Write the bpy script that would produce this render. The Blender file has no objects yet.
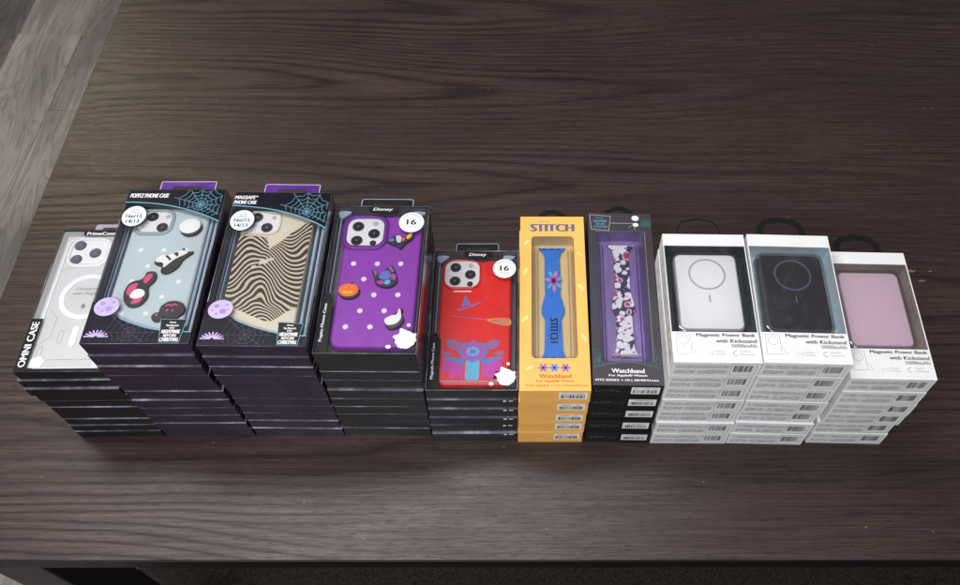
import bpy, bmesh, math, random
from mathutils import Vector, Matrix
random.seed(7)
S = 0.01                      # everything below is written in centimetres
C = bpy.context.scene.collection
scene = bpy.context.scene
PI = math.pi

# ------------------------------------------------------------------ materials
def srgb(r, g, b):
    f = lambda c: (c/255/12.92) if c/255 <= .04045 else ((c/255+.055)/1.055)**2.4
    return (f(r), f(g), f(b), 1)
def nodes(name):
    m = bpy.data.materials.new(name); m.use_nodes = True
    nt = m.node_tree; return m, nt, nt.nodes['Principled BSDF']
def N(nt, t, **kw):
    n = nt.nodes.new(t)
    for k, v in kw.items():
        if k in n.inputs.keys(): n.inputs[k].default_value = v
        else: setattr(n, k, v)
    return n
def ramp(nt, stops, interp='LINEAR'):
    r = nt.nodes.new('ShaderNodeValToRGB'); cr = r.color_ramp; cr.interpolation = interp
    while len(cr.elements) > 1: cr.elements.remove(cr.elements[-1])
    cr.elements[0].position = stops[0][0]; cr.elements[0].color = stops[0][1]
    for p, c in stops[1:]:
        e = cr.elements.new(p); e.color = c
    return r
def mathn(nt, op, a, b=None, clamp=False):
    n = nt.nodes.new('ShaderNodeMath'); n.operation = op; n.use_clamp = clamp
    for i, v in enumerate((a, b)):
        if v is None: continue
        if isinstance(v, (int, float)): n.inputs[i].default_value = v
        else: nt.links.new(v, n.inputs[i])
    return n.outputs[0]
def mixc(nt, fac, a, b, mode='MIX'):
    n = nt.nodes.new('ShaderNodeMix'); n.data_type = 'RGBA'; n.blend_type = mode
    for i, v in ((0, fac), (6, a), (7, b)):
        if isinstance(v, (int, float, tuple)): n.inputs[i].default_value = v
        else: nt.links.new(v, n.inputs[i])
    return n.outputs[2]
def coords(nt, scale=(1, 1, 1), rnd=True):
    tc = nt.nodes.new('ShaderNodeTexCoord'); mp = nt.nodes.new('ShaderNodeMapping')
    mp.inputs['Scale'].default_value = scale
    nt.links.new(tc.outputs['Object'], mp.inputs['Vector'])
    if rnd:
        oi = nt.nodes.new('ShaderNodeObjectInfo')
        k = mathn(nt, 'MULTIPLY', oi.outputs['Random'], 37.0)
        nt.links.new(k, mp.inputs['Location'])
    return mp.outputs[0]
def pm(name, col, rough=.4, spec=.5, var=.10, scale=60, coat=0, bump=.0, stretch=(1, 1, 1), metal=0, wear=None, sub=0):
    """paint / card / plastic: base colour with a soft mottle, uneven gloss and a fine bump"""
    m, nt, b = nodes(name)
    v = coords(nt, stretch)
    n = N(nt, 'ShaderNodeTexNoise', Scale=scale, Detail=5.0, Roughness=.6); nt.links.new(v, n.inputs['Vector'])
    d = tuple(c*(1-var) for c in col[:3])+(1,); l = tuple(min(1, c*(1+var)) for c in col[:3])+(1,)
    r = ramp(nt, [(.3, d), (.7, l)]); nt.links.new(n.outputs[0], r.inputs[0])
    out = r.outputs[0]
    if wear:
        n3 = N(nt, 'ShaderNodeTexNoise', Scale=scale*4, Detail=3.0); nt.links.new(v, n3.inputs['Vector'])
        wf = ramp(nt, [(.68, (0, 0, 0, 1)), (.76, (1, 1, 1, 1))]); nt.links.new(n3.outputs[0], wf.inputs[0])
        out = mixc(nt, wf.outputs[0], out, wear)
    nt.links.new(out, b.inputs['Base Color'])
    n2 = N(nt, 'ShaderNodeTexNoise', Scale=scale*.7, Detail=3.0); nt.links.new(v, n2.inputs['Vector'])
    mr = N(nt, 'ShaderNodeMapRange'); mr.inputs['To Min'].default_value = max(.02, rough*.75); mr.inputs['To Max'].default_value = min(1, rough*1.3)
    nt.links.new(n2.outputs[0], mr.inputs['Value']); nt.links.new(mr.outputs[0], b.inputs['Roughness'])
    b.inputs['Specular IOR Level'].default_value = spec; b.inputs['Metallic'].default_value = metal
    b.inputs['Coat Weight'].default_value = coat; b.inputs['Coat Roughness'].default_value = .08
    if bump:
        bp = N(nt, 'ShaderNodeBump', Strength=bump, Distance=.0006); nt.links.new(n.outputs[0], bp.inputs['Height'])
        nt.links.new(bp.outputs[0], b.inputs['Normal'])
    return m

def film_mat(name, tint=(1, 1, 1, 1), gloss=.11, rough=.05, bump=.05, bscale=9):
    """thin clear packaging film: mostly transparent, a slightly wavy gloss on top"""
    m = bpy.data.materials.new(name); m.use_nodes = True; nt = m.node_tree; nt.nodes.clear()
    o = nt.nodes.new('ShaderNodeOutputMaterial'); mx = nt.nodes.new('ShaderNodeMixShader')
    t = N(nt, 'ShaderNodeBsdfTransparent', Color=tint); g = N(nt, 'ShaderNodeBsdfGlossy', Roughness=rough)
    v = coords(nt, (1, .35, 1))
    n = N(nt, 'ShaderNodeTexNoise', Scale=bscale*3, Detail=3.0); nt.links.new(v, n.inputs['Vector'])
    bp = N(nt, 'ShaderNodeBump', Strength=bump, Distance=.002); nt.links.new(n.outputs[0], bp.inputs['Height']); nt.links.new(bp.outputs[0], g.inputs['Normal'])
    fr = N(nt, 'ShaderNodeFresnel', IOR=1.45)
    k = mathn(nt, 'MULTIPLY', fr.outputs[0], gloss/.04, True)
    nt.links.new(k, mx.inputs[0]); nt.links.new(t.outputs[0], mx.inputs[1]); nt.links.new(g.outputs[0], mx.inputs[2])
    df = N(nt, 'ShaderNodeBsdfDiffuse', Color=(.7, .72, .76, 1)); m2 = nt.nodes.new('ShaderNodeMixShader')
    s2 = N(nt, 'ShaderNodeTexNoise', Scale=34.0, Detail=7.0, Roughness=.75, Distortion=.5); v2 = coords(nt, (1, .5, 1)); nt.links.new(v2, s2.inputs['Vector'])
    hz_ = ramp(nt, [(.50, (.003, .003, .003, 1)), (.68, (.03, .03, .03, 1)), (.80, (.08, .08, .08, 1))]); nt.links.new(s2.outputs[0], hz_.inputs[0])
    nt.links.new(hz_.outputs[0], m2.inputs[0]); nt.links.new(mx.outputs[0], m2.inputs[1]); nt.links.new(df.outputs[0], m2.inputs[2])
    nt.links.new(m2.outputs[0], o.inputs[0]); return m

M = {}
def wood_table():
    m, nt, b = nodes('dark_stained_wood')
    tc = nt.nodes.new('ShaderNodeTexCoord'); P = tc.outputs['Object']
    def mp(s, l=(0, 0, 0)):
        q = nt.nodes.new('ShaderNodeMapping'); q.inputs['Scale'].default_value = s; q.inputs['Location'].default_value = l
        nt.links.new(P, q.inputs['Vector']); return q.outputs[0]
    # flat-sawn boards: nested parabolas (cathedral grain) every 19 cm, warped by slow noise
    sp = nt.nodes.new('ShaderNodeSeparateXYZ'); nt.links.new(P, sp.inputs[0])
    wy = N(nt, 'ShaderNodeTexNoise', Scale=1.0, Detail=2.0, Roughness=.4); nt.links.new(mp((1.6, 3.0, 1), (5, 2, 0)), wy.inputs['Vector'])
    wx = N(nt, 'ShaderNodeTexNoise', Scale=1.0, Detail=3.0, Roughness=.5); nt.links.new(mp((1.2, 9.0, 1), (2, 7, 0)), wx.inputs['Vector'])
    y_ = mathn(nt, 'ADD', sp.outputs[1], mathn(nt, 'MULTIPLY', mathn(nt, 'SUBTRACT', wy.outputs[0], .5), .09))
    q_ = mathn(nt, 'ADD', mathn(nt, 'DIVIDE', mathn(nt, 'SUBTRACT', y_, .1375), .193), .5)
    yb = mathn(nt, 'SUBTRACT', mathn(nt, 'FRACT', q_), .5)
    sg = mathn(nt, 'SUBTRACT', mathn(nt, 'MULTIPLY', mathn(nt, 'MODULO', mathn(nt, 'ABSOLUTE', mathn(nt, 'FLOOR', q_)), 2.0), 2.0), 1.0)
    par = mathn(nt, 'MULTIPLY', mathn(nt, 'POWER', mathn(nt, 'ABSOLUTE', yb), 1.7), 21.0)
    lin = mathn(nt, 'MULTIPLY', sp.outputs[0], 3.0)
    f = mathn(nt, 'ADD', mathn(nt, 'ADD', par, lin), mathn(nt, 'MULTIPLY', wx.outputs[0], 3.4))
    wob = N(nt, 'ShaderNodeTexNoise', Scale=1.0, Detail=4.0); nt.links.new(mp((14, 90, 1)), wob.inputs['Vector'])
    f = mathn(nt, 'ADD', f, mathn(nt, 'MULTIPLY', wob.outputs[0], .3))
    fr = mathn(nt, 'FRACT', f)
    g = ramp(nt, [(0, (.12, .12, .12, 1)), (.10, (.22, .22, .22, 1)), (.22, (.62, .62, .62, 1)), (.6, (.82, .82, .82, 1)), (.9, (.5, .5, .5, 1)), (1, (.12, .12, .12, 1))]); nt.links.new(fr, g.inputs[0])
    # mask where the rings read strongly
    ms = N(nt, 'ShaderNodeTexNoise', Scale=1.0, Detail=2.0); nt.links.new(mp((1.3, 6.0, 1), (9, 4, 0)), ms.inputs['Vector'])
    mk = ramp(nt, [(.36, (.06, .06, .06, 1)), (.64, (.66, .66, .66, 1))]); nt.links.new(ms.outputs[0], mk.inputs[0])
    ring = mixc(nt, mk.outputs[0], (.62, .62, .62, 1), g.outputs[0])
    # fine fibres
    fb = N(nt, 'ShaderNodeTexNoise', Scale=1.0, Detail=8.0, Roughness=.72); nt.links.new(mp((9, 420, 1)), fb.inputs['Vector'])
    fbr = ramp(nt, [(.32, (.45, .45, .45, 1)), (.66, (1, 1, 1, 1))]); nt.links.new(fb.outputs[0], fbr.inputs[0])
    fb2 = N(nt, 'ShaderNodeTexNoise', Scale=1.0, Detail=5.0, Roughness=.7); nt.links.new(mp((70, 900, 1)), fb2.inputs['Vector'])
    pores = ramp(nt, [(.36, (.45, .45, .45, 1)), (.46, (1, 1, 1, 1))]); nt.links.new(fb2.outputs[0], pores.inputs[0])
    val = mixc(nt, 1.0, ring, fbr.outputs[0], 'MULTIPLY'); val = mixc(nt, .8, val, pores.outputs[0], 'MULTIPLY')
    col = ramp(nt, [(0, (.004, .0026, .0026, 1)), (.28, (.020, .0112, .0102, 1)), (.75, (.070, .0405, .0360, 1))]); nt.links.new(val, col.inputs[0])
    # broad stain tone
    bt = N(nt, 'ShaderNodeTexNoise', Scale=1.0, Detail=3.0); nt.links.new(mp((2.2, 9, 1), (1, 8, 0)), bt.inputs['Vector'])
    btr = ramp(nt, [(.3, (.78, .76, .80, 1)), (.7, (1.12, 1.1, 1.05, 1))]); nt.links.new(bt.outputs[0], btr.inputs[0])
    c = mixc(nt, 1.0, col.outputs[0], btr.outputs[0], 'MULTIPLY')
    # dust and tiny nicks
    vo = N(nt, 'ShaderNodeTexVoronoi', Scale=26.0); nt.links.new(mp((1, 1.6, 1)), vo.inputs['Vector'])
    du = ramp(nt, [(.018, (1, 1, 1, 1)), (.034, (0, 0, 0, 1))]); nt.links.new(vo.outputs['Distance'], du.inputs[0])
    c = mixc(nt, mathn(nt, 'MULTIPLY', du.outputs[0], .5), c, (.35, .31, .27, 1))
    nt.links.new(c, b.inputs['Base Color'])
    rr = N(nt, 'ShaderNodeMapRange'); rr.inputs['To Min'].default_value = .25; rr.inputs['To Max'].default_value = .50
    sm = N(nt, 'ShaderNodeTexNoise', Scale=7.0, Detail=6.0, Roughness=.65); nt.links.new(mp((1, 2.4, 1)), sm.inputs['Vector'])
    sc = N(nt, 'ShaderNodeTexNoise', Scale=1.0, Detail=6.0, Roughness=.8, Distortion=1.5); nt.links.new(mp((30, 55, 1), (3, 3, 0)), sc.inputs['Vector'])
    scr = ramp(nt, [(.60, (0, 0, 0, 1)), (.74, (1, 1, 1, 1))]); nt.links.new(sc.outputs[0], scr.inputs[0])
    nt.links.new(sm.outputs[0], rr.inputs['Value']); nt.links.new(mathn(nt, 'ADD', rr.outputs[0], mathn(nt, 'MULTIPLY', scr.outputs[0], .12)), b.inputs['Roughness'])
    nt.links.new(mathn(nt, 'ADD', mathn(nt, 'MULTIPLY', val, .7), .22), b.inputs['Specular IOR Level'])
    bh = mixc(nt, .5, fbr.outputs[0], pores.outputs[0], 'MULTIPLY')
    bp = N(nt, 'ShaderNodeBump', Strength=.30, Distance=.0005); nt.links.new(bh, bp.inputs['Height']); nt.links.new(bp.outputs[0], b.inputs['Normal'])
    return m
def floor_mat():
    m, nt, b = nodes('grey_laminate')
    tc = nt.nodes.new('ShaderNodeTexCoord'); P = tc.outputs['Object']
    ge = nt.nodes.new('ShaderNodeNewGeometry')
    off = nt.nodes.new('ShaderNodeCombineXYZ')
    nt.links.new(mathn(nt, 'MULTIPLY', ge.outputs['Random Per Island'], 31.0), off.inputs[0]); nt.links.new(mathn(nt, 'MULTIPLY', ge.outputs['Random Per Island'], 17.0), off.inputs[1])
    def mp(s):
        q = nt.nodes.new('ShaderNodeMapping'); q.inputs['Scale'].default_value = s
        nt.links.new(P, q.inputs['Vector']); nt.links.new(off.outputs[0], q.inputs['Location']); return q.outputs[0]
    a = N(nt, 'ShaderNodeTexNoise', Scale=1.0, Detail=3.0, Distortion=1.2); nt.links.new(mp((9, 1.8, 1)), a.inputs['Vector'])
    fr = mathn(nt, 'FRACT', mathn(nt, 'MULTIPLY', a.outputs[0], 9.0))
    g = ramp(nt, [(0, (.5, .5, .5, 1)), (.25, (.9, .9, .9, 1)), (.8, (1, 1, 1, 1)), (1, (.5, .5, .5, 1))]); nt.links.new(fr, g.inputs[0])
    fb = N(nt, 'ShaderNodeTexNoise', Scale=1.0, Detail=7.0, Roughness=.7); nt.links.new(mp((160, 6, 1)), fb.inputs['Vector'])
    fbr = ramp(nt, [(.3, (.6, .6, .6, 1)), (.7, (1.05, 1.05, 1.05, 1))]); nt.links.new(fb.outputs[0], fbr.inputs[0])
    br = N(nt, 'ShaderNodeTexNoise', Scale=1.0, Detail=3.0); nt.links.new(mp((5, 2, 1)), br.inputs['Vector'])
    col = ramp(nt, [(.3, (.17, .158, .16, 1)), (.7, (.46, .415, .40, 1))]); nt.links.new(br.outputs[0], col.inputs[0])
    isl = ramp(nt, [(0, (.62, .60, .62, 1)), (1, (1.3, 1.28, 1.22, 1))]); nt.links.new(ge.outputs['Random Per Island'], isl.inputs[0])
    c = mixc(nt, 1.0, col.outputs[0], isl.outputs[0], 'MULTIPLY'); c = mixc(nt, .6, c, g.outputs[0], 'MULTIPLY'); c = mixc(nt, .8, c, fbr.outputs[0], 'MULTIPLY')
    nt.links.new(c, b.inputs['Base Color']); b.inputs['Roughness'].default_value = .45
    return m
def zebra_mat():
    m, nt, b = nodes('wavy_stripe_print')
    tc = nt.nodes.new('ShaderNodeTexCoord'); sp = nt.nodes.new('ShaderNodeSeparateXYZ'); nt.links.new(tc.outputs['Object'], sp.inputs[0])
    x, y = sp.outputs[0], sp.outputs[1]
    n = N(nt, 'ShaderNodeTexNoise', Scale=16.0, Detail=1.0, Distortion=.6)
    q = nt.nodes.new('ShaderNodeMapping'); q.inputs['Scale'].default_value = (1.5, 1, 1); nt.links.new(tc.outputs['Object'], q.inputs[0]); nt.links.new(q.outputs[0], n.inputs['Vector'])
    h = mathn(nt, 'SINE', mathn(nt, 'ADD', mathn(nt, 'MULTIPLY', x, 95.0), mathn(nt, 'MULTIPLY', y, 26.0)))
    ph = mathn(nt, 'ADD', mathn(nt, 'MULTIPLY', y, 1150.0), mathn(nt, 'MULTIPLY', h, 14.0))
    ph = mathn(nt, 'ADD', ph, mathn(nt, 'MULTIPLY', n.outputs[0], 46.0)); ph = mathn(nt, 'ADD', ph, mathn(nt, 'MULTIPLY', x, 330.0))
    s = mathn(nt, 'SINE', ph)
    r = ramp(nt, [(.44, srgb(40, 26, 24)), (.54, srgb(206, 190, 168))]); nt.links.new(mathn(nt, 'ADD', mathn(nt, 'MULTIPLY', s, .5), .38), r.inputs[0])
    nt.links.new(r.outputs[0], b.inputs['Base Color']); b.inputs['Roughness'].default_value = .35; return m
def band_print():
    m, nt, b = nodes('white_pink_blob_print')
    v = coords(nt, (1, 1, 1), False)
    n = N(nt, 'ShaderNodeTexNoise', Scale=60.0, Detail=2.0); nt.links.new(v, n.inputs['Vector'])
    vv = mixc(nt, .012, v, n.outputs[1])
    vo = N(nt, 'ShaderNodeTexVoronoi', Scale=125.0, Randomness=.75); nt.links.new(vv, vo.inputs['Vector'])
    r = ramp(nt, [(.56, srgb(236, 232, 242)), (.63, srgb(58, 48, 96))]); nt.links.new(vo.outputs['Distance'], r.inputs[0])
    cs = nt.nodes.new('ShaderNodeSeparateColor'); nt.links.new(vo.outputs['Color'], cs.inputs[0])
    pk = mathn(nt, 'GREATER_THAN', cs.outputs[0], .80)
    ins = ramp(nt, [(.48, (1, 1, 1, 1)), (.54, (0, 0, 0, 1))]); nt.links.new(vo.outputs['Distance'], ins.inputs[0])
    c = mixc(nt, mathn(nt, 'MULTIPLY', pk, ins.outputs[0]), r.outputs[0], srgb(205, 60, 128))
    vo2 = N(nt, 'ShaderNodeTexVoronoi', Scale=210.0); nt.links.new(vv, vo2.inputs['Vector'])
    d2 = ramp(nt, [(.17, (1, 1, 1, 1)), (.24, (0, 0, 0, 1))]); nt.links.new(vo2.outputs['Distance'], d2.inputs[0])
    c = mixc(nt, mathn(nt, 'MULTIPLY', d2.outputs[0], .9), c, srgb(35, 30, 60))
    nt.links.new(c, b.inputs['Base Color']); b.inputs['Roughness'].default_value = .4; return m

M['wood'] = wood_table(); M['floor'] = floor_mat(); M['zebra'] = zebra_mat(); M['blobs'] = band_print()
M['film'] = film_mat('clear_film'); M['film_side'] = film_mat('clear_side_film', tint=(.90, .91, .94, 1), gloss=.30, rough=.16, bump=.4)
M['blister'] = film_mat('clear_blister', tint=(.95, .97, 1, 1), gloss=.40, rough=.1, bump=.3)
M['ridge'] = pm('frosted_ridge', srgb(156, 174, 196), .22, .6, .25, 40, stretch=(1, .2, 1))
def edge_glint_mat():
    m, nt, b = nodes('film_edge_glint'); v = coords(nt, (.6, .6, 1))
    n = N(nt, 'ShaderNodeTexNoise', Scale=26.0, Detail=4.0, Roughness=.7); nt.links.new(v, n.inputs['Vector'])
    r = ramp(nt, [(.32, srgb(52, 50, 60)), (.52, srgb(120, 116, 132)), (.70, srgb(215, 212, 225))]); nt.links.new(n.outputs[0], r.inputs[0])  # pale streaks: light caught along the film edge, painted into the base colour
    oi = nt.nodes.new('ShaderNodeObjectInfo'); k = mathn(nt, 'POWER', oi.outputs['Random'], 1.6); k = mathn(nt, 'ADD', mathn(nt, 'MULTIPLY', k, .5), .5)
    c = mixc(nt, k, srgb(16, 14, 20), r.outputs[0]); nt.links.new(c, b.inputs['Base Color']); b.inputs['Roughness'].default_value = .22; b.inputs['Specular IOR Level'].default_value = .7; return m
M['edge'] = edge_glint_mat()
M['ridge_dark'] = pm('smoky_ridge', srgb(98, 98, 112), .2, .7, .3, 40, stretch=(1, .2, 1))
M['leg'] = pm('black_steel', (.012, .0105, .013, 1), .42, .5, .2, 14)
M['rug'] = pm('dark_brown_rug', (.028, .021, .018, 1), .95, .1, .7, 260, bump=.8)
M['rubber'] = pm('chipped_wood', srgb(128, 108, 94), .7, .2, .3, 300)
M['black_card'] = pm('black_card', (.004, .004, .005, 1), .28, .35, .35, 25, stretch=(1, 1, 6), wear=None)
M['smoke_card'] = pm('smoky_black_card', (.007, .0065, .008, 1), .24, .42, .5, 30, stretch=(.5, 1, 3))
M['violet_card'] = pm('dark_violet_card', (.019, .009, .029, 1), .25, .42, .45, 25, stretch=(.6, 1, 4))
M['night'] = pm('night_print', (.006, .005, .011, 1), .3, .22, .4, 40)
M['violet'] = pm('violet_tab', srgb(84, 34, 138), .3, .5, .35, 30, stretch=(1, 3, 1))
M['teal'] = pm('teal_line', srgb(84, 150, 172), .4, .4, .15, 80)
M['webteal'] = pm('web_line', srgb(86, 138, 158), .4, .4, .3, 80)
M['webdim'] = pm('dim_web_line', srgb(62, 60, 86), .4, .4, .3, 80)
M['tray_dark'] = pm('smoky_tray', srgb(88, 86, 98), .28, .6, .4, 18, stretch=(3, .3, 1))
M['tray_slate'] = pm('slate_tray', srgb(76, 80, 100), .25, .6, .4, 18, stretch=(3, .3, 1))
M['pale'] = pm('pale_grey_silicone', srgb(186, 200, 206), .38, .35, .03, 12)
M['pale_dk'] = pm('grey_silicone_rim', srgb(150, 168, 178), .35, .4, .04, 12)
M['cream'] = pm('cream_case', srgb(216, 208, 190), .3, .5, .03, 12)
M['purple'] = pm('purple_silicone', srgb(142, 52, 176), .40, .35, .04, 12)
M['purple_dk'] = pm('purple_silicone_rim', srgb(112, 34, 146), .38, .35, .04, 12)
M['red'] = pm('red_case', srgb(222, 22, 18), .28, .5, .04, 12)
M['red_dk'] = pm('red_case_rim', srgb(196, 26, 22), .22, .6, .04, 12)
M['white'] = pm('white_gloss', srgb(232, 232, 236), .25, .5, .02, 12)
M['matte_white'] = pm('white_print', srgb(214, 215, 219), .5, .3, .03, 60)
M['white_carton'] = pm('white_carton', (.74, .745, .755, 1), .42, .4, .03, 30, bump=.05)
M['lens'] = pm('lens_glass', (.012, .012, .016, 1), .08, .7, .1, 60)
M['lens_ring'] = pm('lens_ring', srgb(66, 64, 78), .3, .6, .1, 60, metal=.3)
M['lens_grey'] = pm('printed_lens', srgb(92, 88, 108), .3, .5, .15, 60)
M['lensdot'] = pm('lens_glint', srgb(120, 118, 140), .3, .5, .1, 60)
M['grey_card'] = pm('warm_grey_card', srgb(203, 204, 205), .5, .3, .03, 20)
M['grey_line'] = pm('moulded_line', srgb(160, 160, 162), .4, .4, .05, 60)
M['pale_line'] = pm('pale_line', srgb(190, 190, 196), .4, .4, .05, 60)
M['black'] = pm('black_print', (.007, .007, .008, 1), .4, .22, .2, 60)
M['ink'] = pm('black_ink', (.012, .012, .013, 1), .5, .3, .2, 200)
M['grey_ink'] = pm('grey_ink', srgb(120, 120, 122), .5, .3, .2, 200)
M['light_ink'] = pm('light_grey_ink', srgb(165, 165, 166), .5, .3, .1, 200)
M['mid_ink'] = pm('mid_grey_ink', srgb(140, 140, 142), .5, .3, .1, 200)
M['white_ink'] = pm('white_ink', srgb(225, 225, 230), .45, .3, .05, 200)
M['badge'] = pm('ice_white_badge', srgb(205, 218, 228), .4, .4, .05, 60)
M['lav'] = pm('lavender_print', srgb(176, 160, 208), .4, .4, .12, 60)
M['lav_dk'] = pm('deep_lavender_print', srgb(142, 124, 178), .4, .4, .12, 60)
M['lav_tab'] = pm('lavender_grey_tab', srgb(150, 142, 158), .3, .5, .15, 40)
M['charm_black'] = pm('black_rubber', (.016, .015, .018, 1), .35, .5, .1, 60)
M['charm_white'] = pm('white_rubber', srgb(232, 232, 232), .35, .4, .03, 60)
M['pink'] = pm('pink_rubber', srgb(205, 76, 126), .4, .4, .06, 60)
M['magenta'] = pm('magenta_print', srgb(192, 58, 170), .35, .4, .05, 60)
M['blue_art'] = pm('blue_print', srgb(98, 122, 196), .35, .4, .05, 60)
M['cyan_art'] = pm('sky_blue_print', srgb(92, 178, 214), .35, .4, .05, 60)
M['mauve'] = pm('mauve_print', srgb(148, 104, 160), .35, .4, .05, 60)
M['orange'] = pm('orange_rubber', srgb(238, 118, 20), .4, .4, .08, 60)
M['pink_art'] = pm('rose_print', srgb(206, 132, 178), .4, .4, .05, 60)
M['straw'] = pm('straw_print', srgb(214, 146, 62), .4, .4, .15, 200, stretch=(.2, 2, 1))
M['yellow'] = pm('yellow_rubber', srgb(232, 196, 60), .4, .4, .08, 60)
M['gold_carton'] = pm('amber_carton', srgb(238, 180, 92), .42, .4, .09, 14, bump=.05)
M['gold_tray'] = pm('honey_tray', srgb(226, 200, 150), .25, .5, .10, 20, stretch=(4, .3, 1))
M['gold_shade'] = pm('amber_ridge', srgb(198, 160, 98), .25, .5, .10, 20)
M['rust_ink'] = pm('rust_ink', srgb(190, 92, 28), .5, .3, .1, 200)
M['slate_ink'] = pm('slate_ink', srgb(96, 100, 128), .4, .4, .2, 120)
M['blue'] = pm('blue_silicone', srgb(40, 122, 224), .42, .35, .04, 20)
M['navy'] = pm('navy_ink', srgb(32, 26, 72), .5, .3, .05, 100)
M['charcoal'] = pm('charcoal_carton', srgb(58, 54, 62), .40, .4, .14, 20)
M['charcoal_side'] = pm('black_carton', (.006, .006, .007, 1), .4, .3, .2, 40)
M['violet_tray'] = pm('violet_tray', srgb(140, 118, 178), .25, .5, .30, 22, stretch=(3, .4, 1))
M['violet_ridge'] = pm('violet_ridge', srgb(84, 60, 124), .22, .6, .2, 22, stretch=(1, .3, 1))
M['teal_tray'] = pm('deep_teal_tray', srgb(52, 66, 72), .25, .5, .25, 22)
M['sky_tray'] = pm('sky_blue_tray', srgb(206, 224, 238), .25, .5, .18, 22)
M['taupe_tray'] = pm('taupe_tray', srgb(172, 158, 150), .25, .5, .2, 22)
M['tray_line'] = pm('tray_rib', srgb(186, 200, 212), .25, .5, .1, 22)
M['bank_white'] = pm('white_bank', srgb(242, 243, 247), .35, .5, .01, 12)
M['bank_black'] = pm('black_bank', srgb(44, 40, 50), .38, .45, .05, 12)
M['bank_pink'] = pm('pink_bank', srgb(222, 196, 214), .38, .45, .01, 12)
M['ring_grey'] = pm('grey_ring', srgb(176, 178, 182), .4, .4, .02, 12)
M['ring_blue'] = pm('slate_ring', srgb(92, 98, 122), .4, .4, .02, 12)
M['ring_pink'] = pm('pale_pink_ring', srgb(222, 200, 218), .4, .4, .02, 12)
M['label'] = pm('barcode_sticker', srgb(232, 232, 228), .5, .3, .04, 80)
M['label_box'] = pm('pale_grey_print', srgb(208, 208, 209), .5, .3, .04, 80)
M['hanger'] = pm('black_hanger', (.006, .006, .007, 1), .55, .2, .2, 60)

# ------------------------------------------------------------------ mesh helpers
def rr(u0, v0, u1, v1, r=0, n=6, cut=None):
    """rounded rectangle outline, counter-clockwise"""
    if r <= 0: return [(u0, v0), (u1, v0), (u1, v1), (u0, v1)]
    pts = []
    for cx, cy, a0 in ((u0+r, v0+r, PI), (u1-r, v0+r, 1.5*PI), (u1-r, v1-r, 0), (u0+r, v1-r, .5*PI)):
        for k in range(n+1):
            a = a0+k*PI/2/n; pts.append((cx+r*math.cos(a), cy+r*math.sin(a)))
    return pts
def circ(cx, cy, r, n=28, ry=None, a=0, jag=0):
    ry = ry or r; o = []
    for k in range(n):
        t = 2*PI*k/n; j = 1+jag*math.sin(k*2.4)
        x, y = r*j*math.cos(t), ry*j*math.sin(t); o.append((cx+x*math.cos(a)-y*math.sin(a), cy+x*math.sin(a)+y*math.cos(a)))
    return o
def inset(o, d):
    n = len(o); out = []
    for i in range(n):
        p0, p, p1 = Vector(o[i-1]), Vector(o[i]), Vector(o[(i+1) % n])
        e0 = (p-p0); e1 = (p1-p)
        if e0.length < 1e-6 or e1.length < 1e-6: out.append(tuple(p)); continue
        e0.normalize(); e1.normalize()
        n0 = Vector((-e0.y, e0.x)); n1 = Vector((-e1.y, e1.x)); b = n0+n1
        if b.length < 1e-3: b = n0
        b = b.normalized(); k = d/max(.35, b.dot(n0)); out.append((p.x+b.x*k, p.y+b.y*k))
    return out
def smooth_closed(ctrl, n=6):
    """Catmull-Rom closed curve through control points"""
    o = []; m = len(ctrl)
    for i in range(m):
        p = [Vector(ctrl[(i+j-1) % m]) for j in range(4)]
        for k in range(n):
            t = k/n; q = .5*((2*p[1])+(-p[0]+p[2])*t+(2*p[0]-5*p[1]+4*p[2]-p[3])*t*t+(-p[0]+3*p[1]-3*p[2]+p[3])*t**3)
            o.append((q.x, q.y))
    return o
def area2(o): return sum(o[i-1][0]*o[i][1]-o[i][0]*o[i-1][1] for i in range(len(o)))
def ccw(o): return o if area2(o) > 0 else o[::-1]

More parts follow.
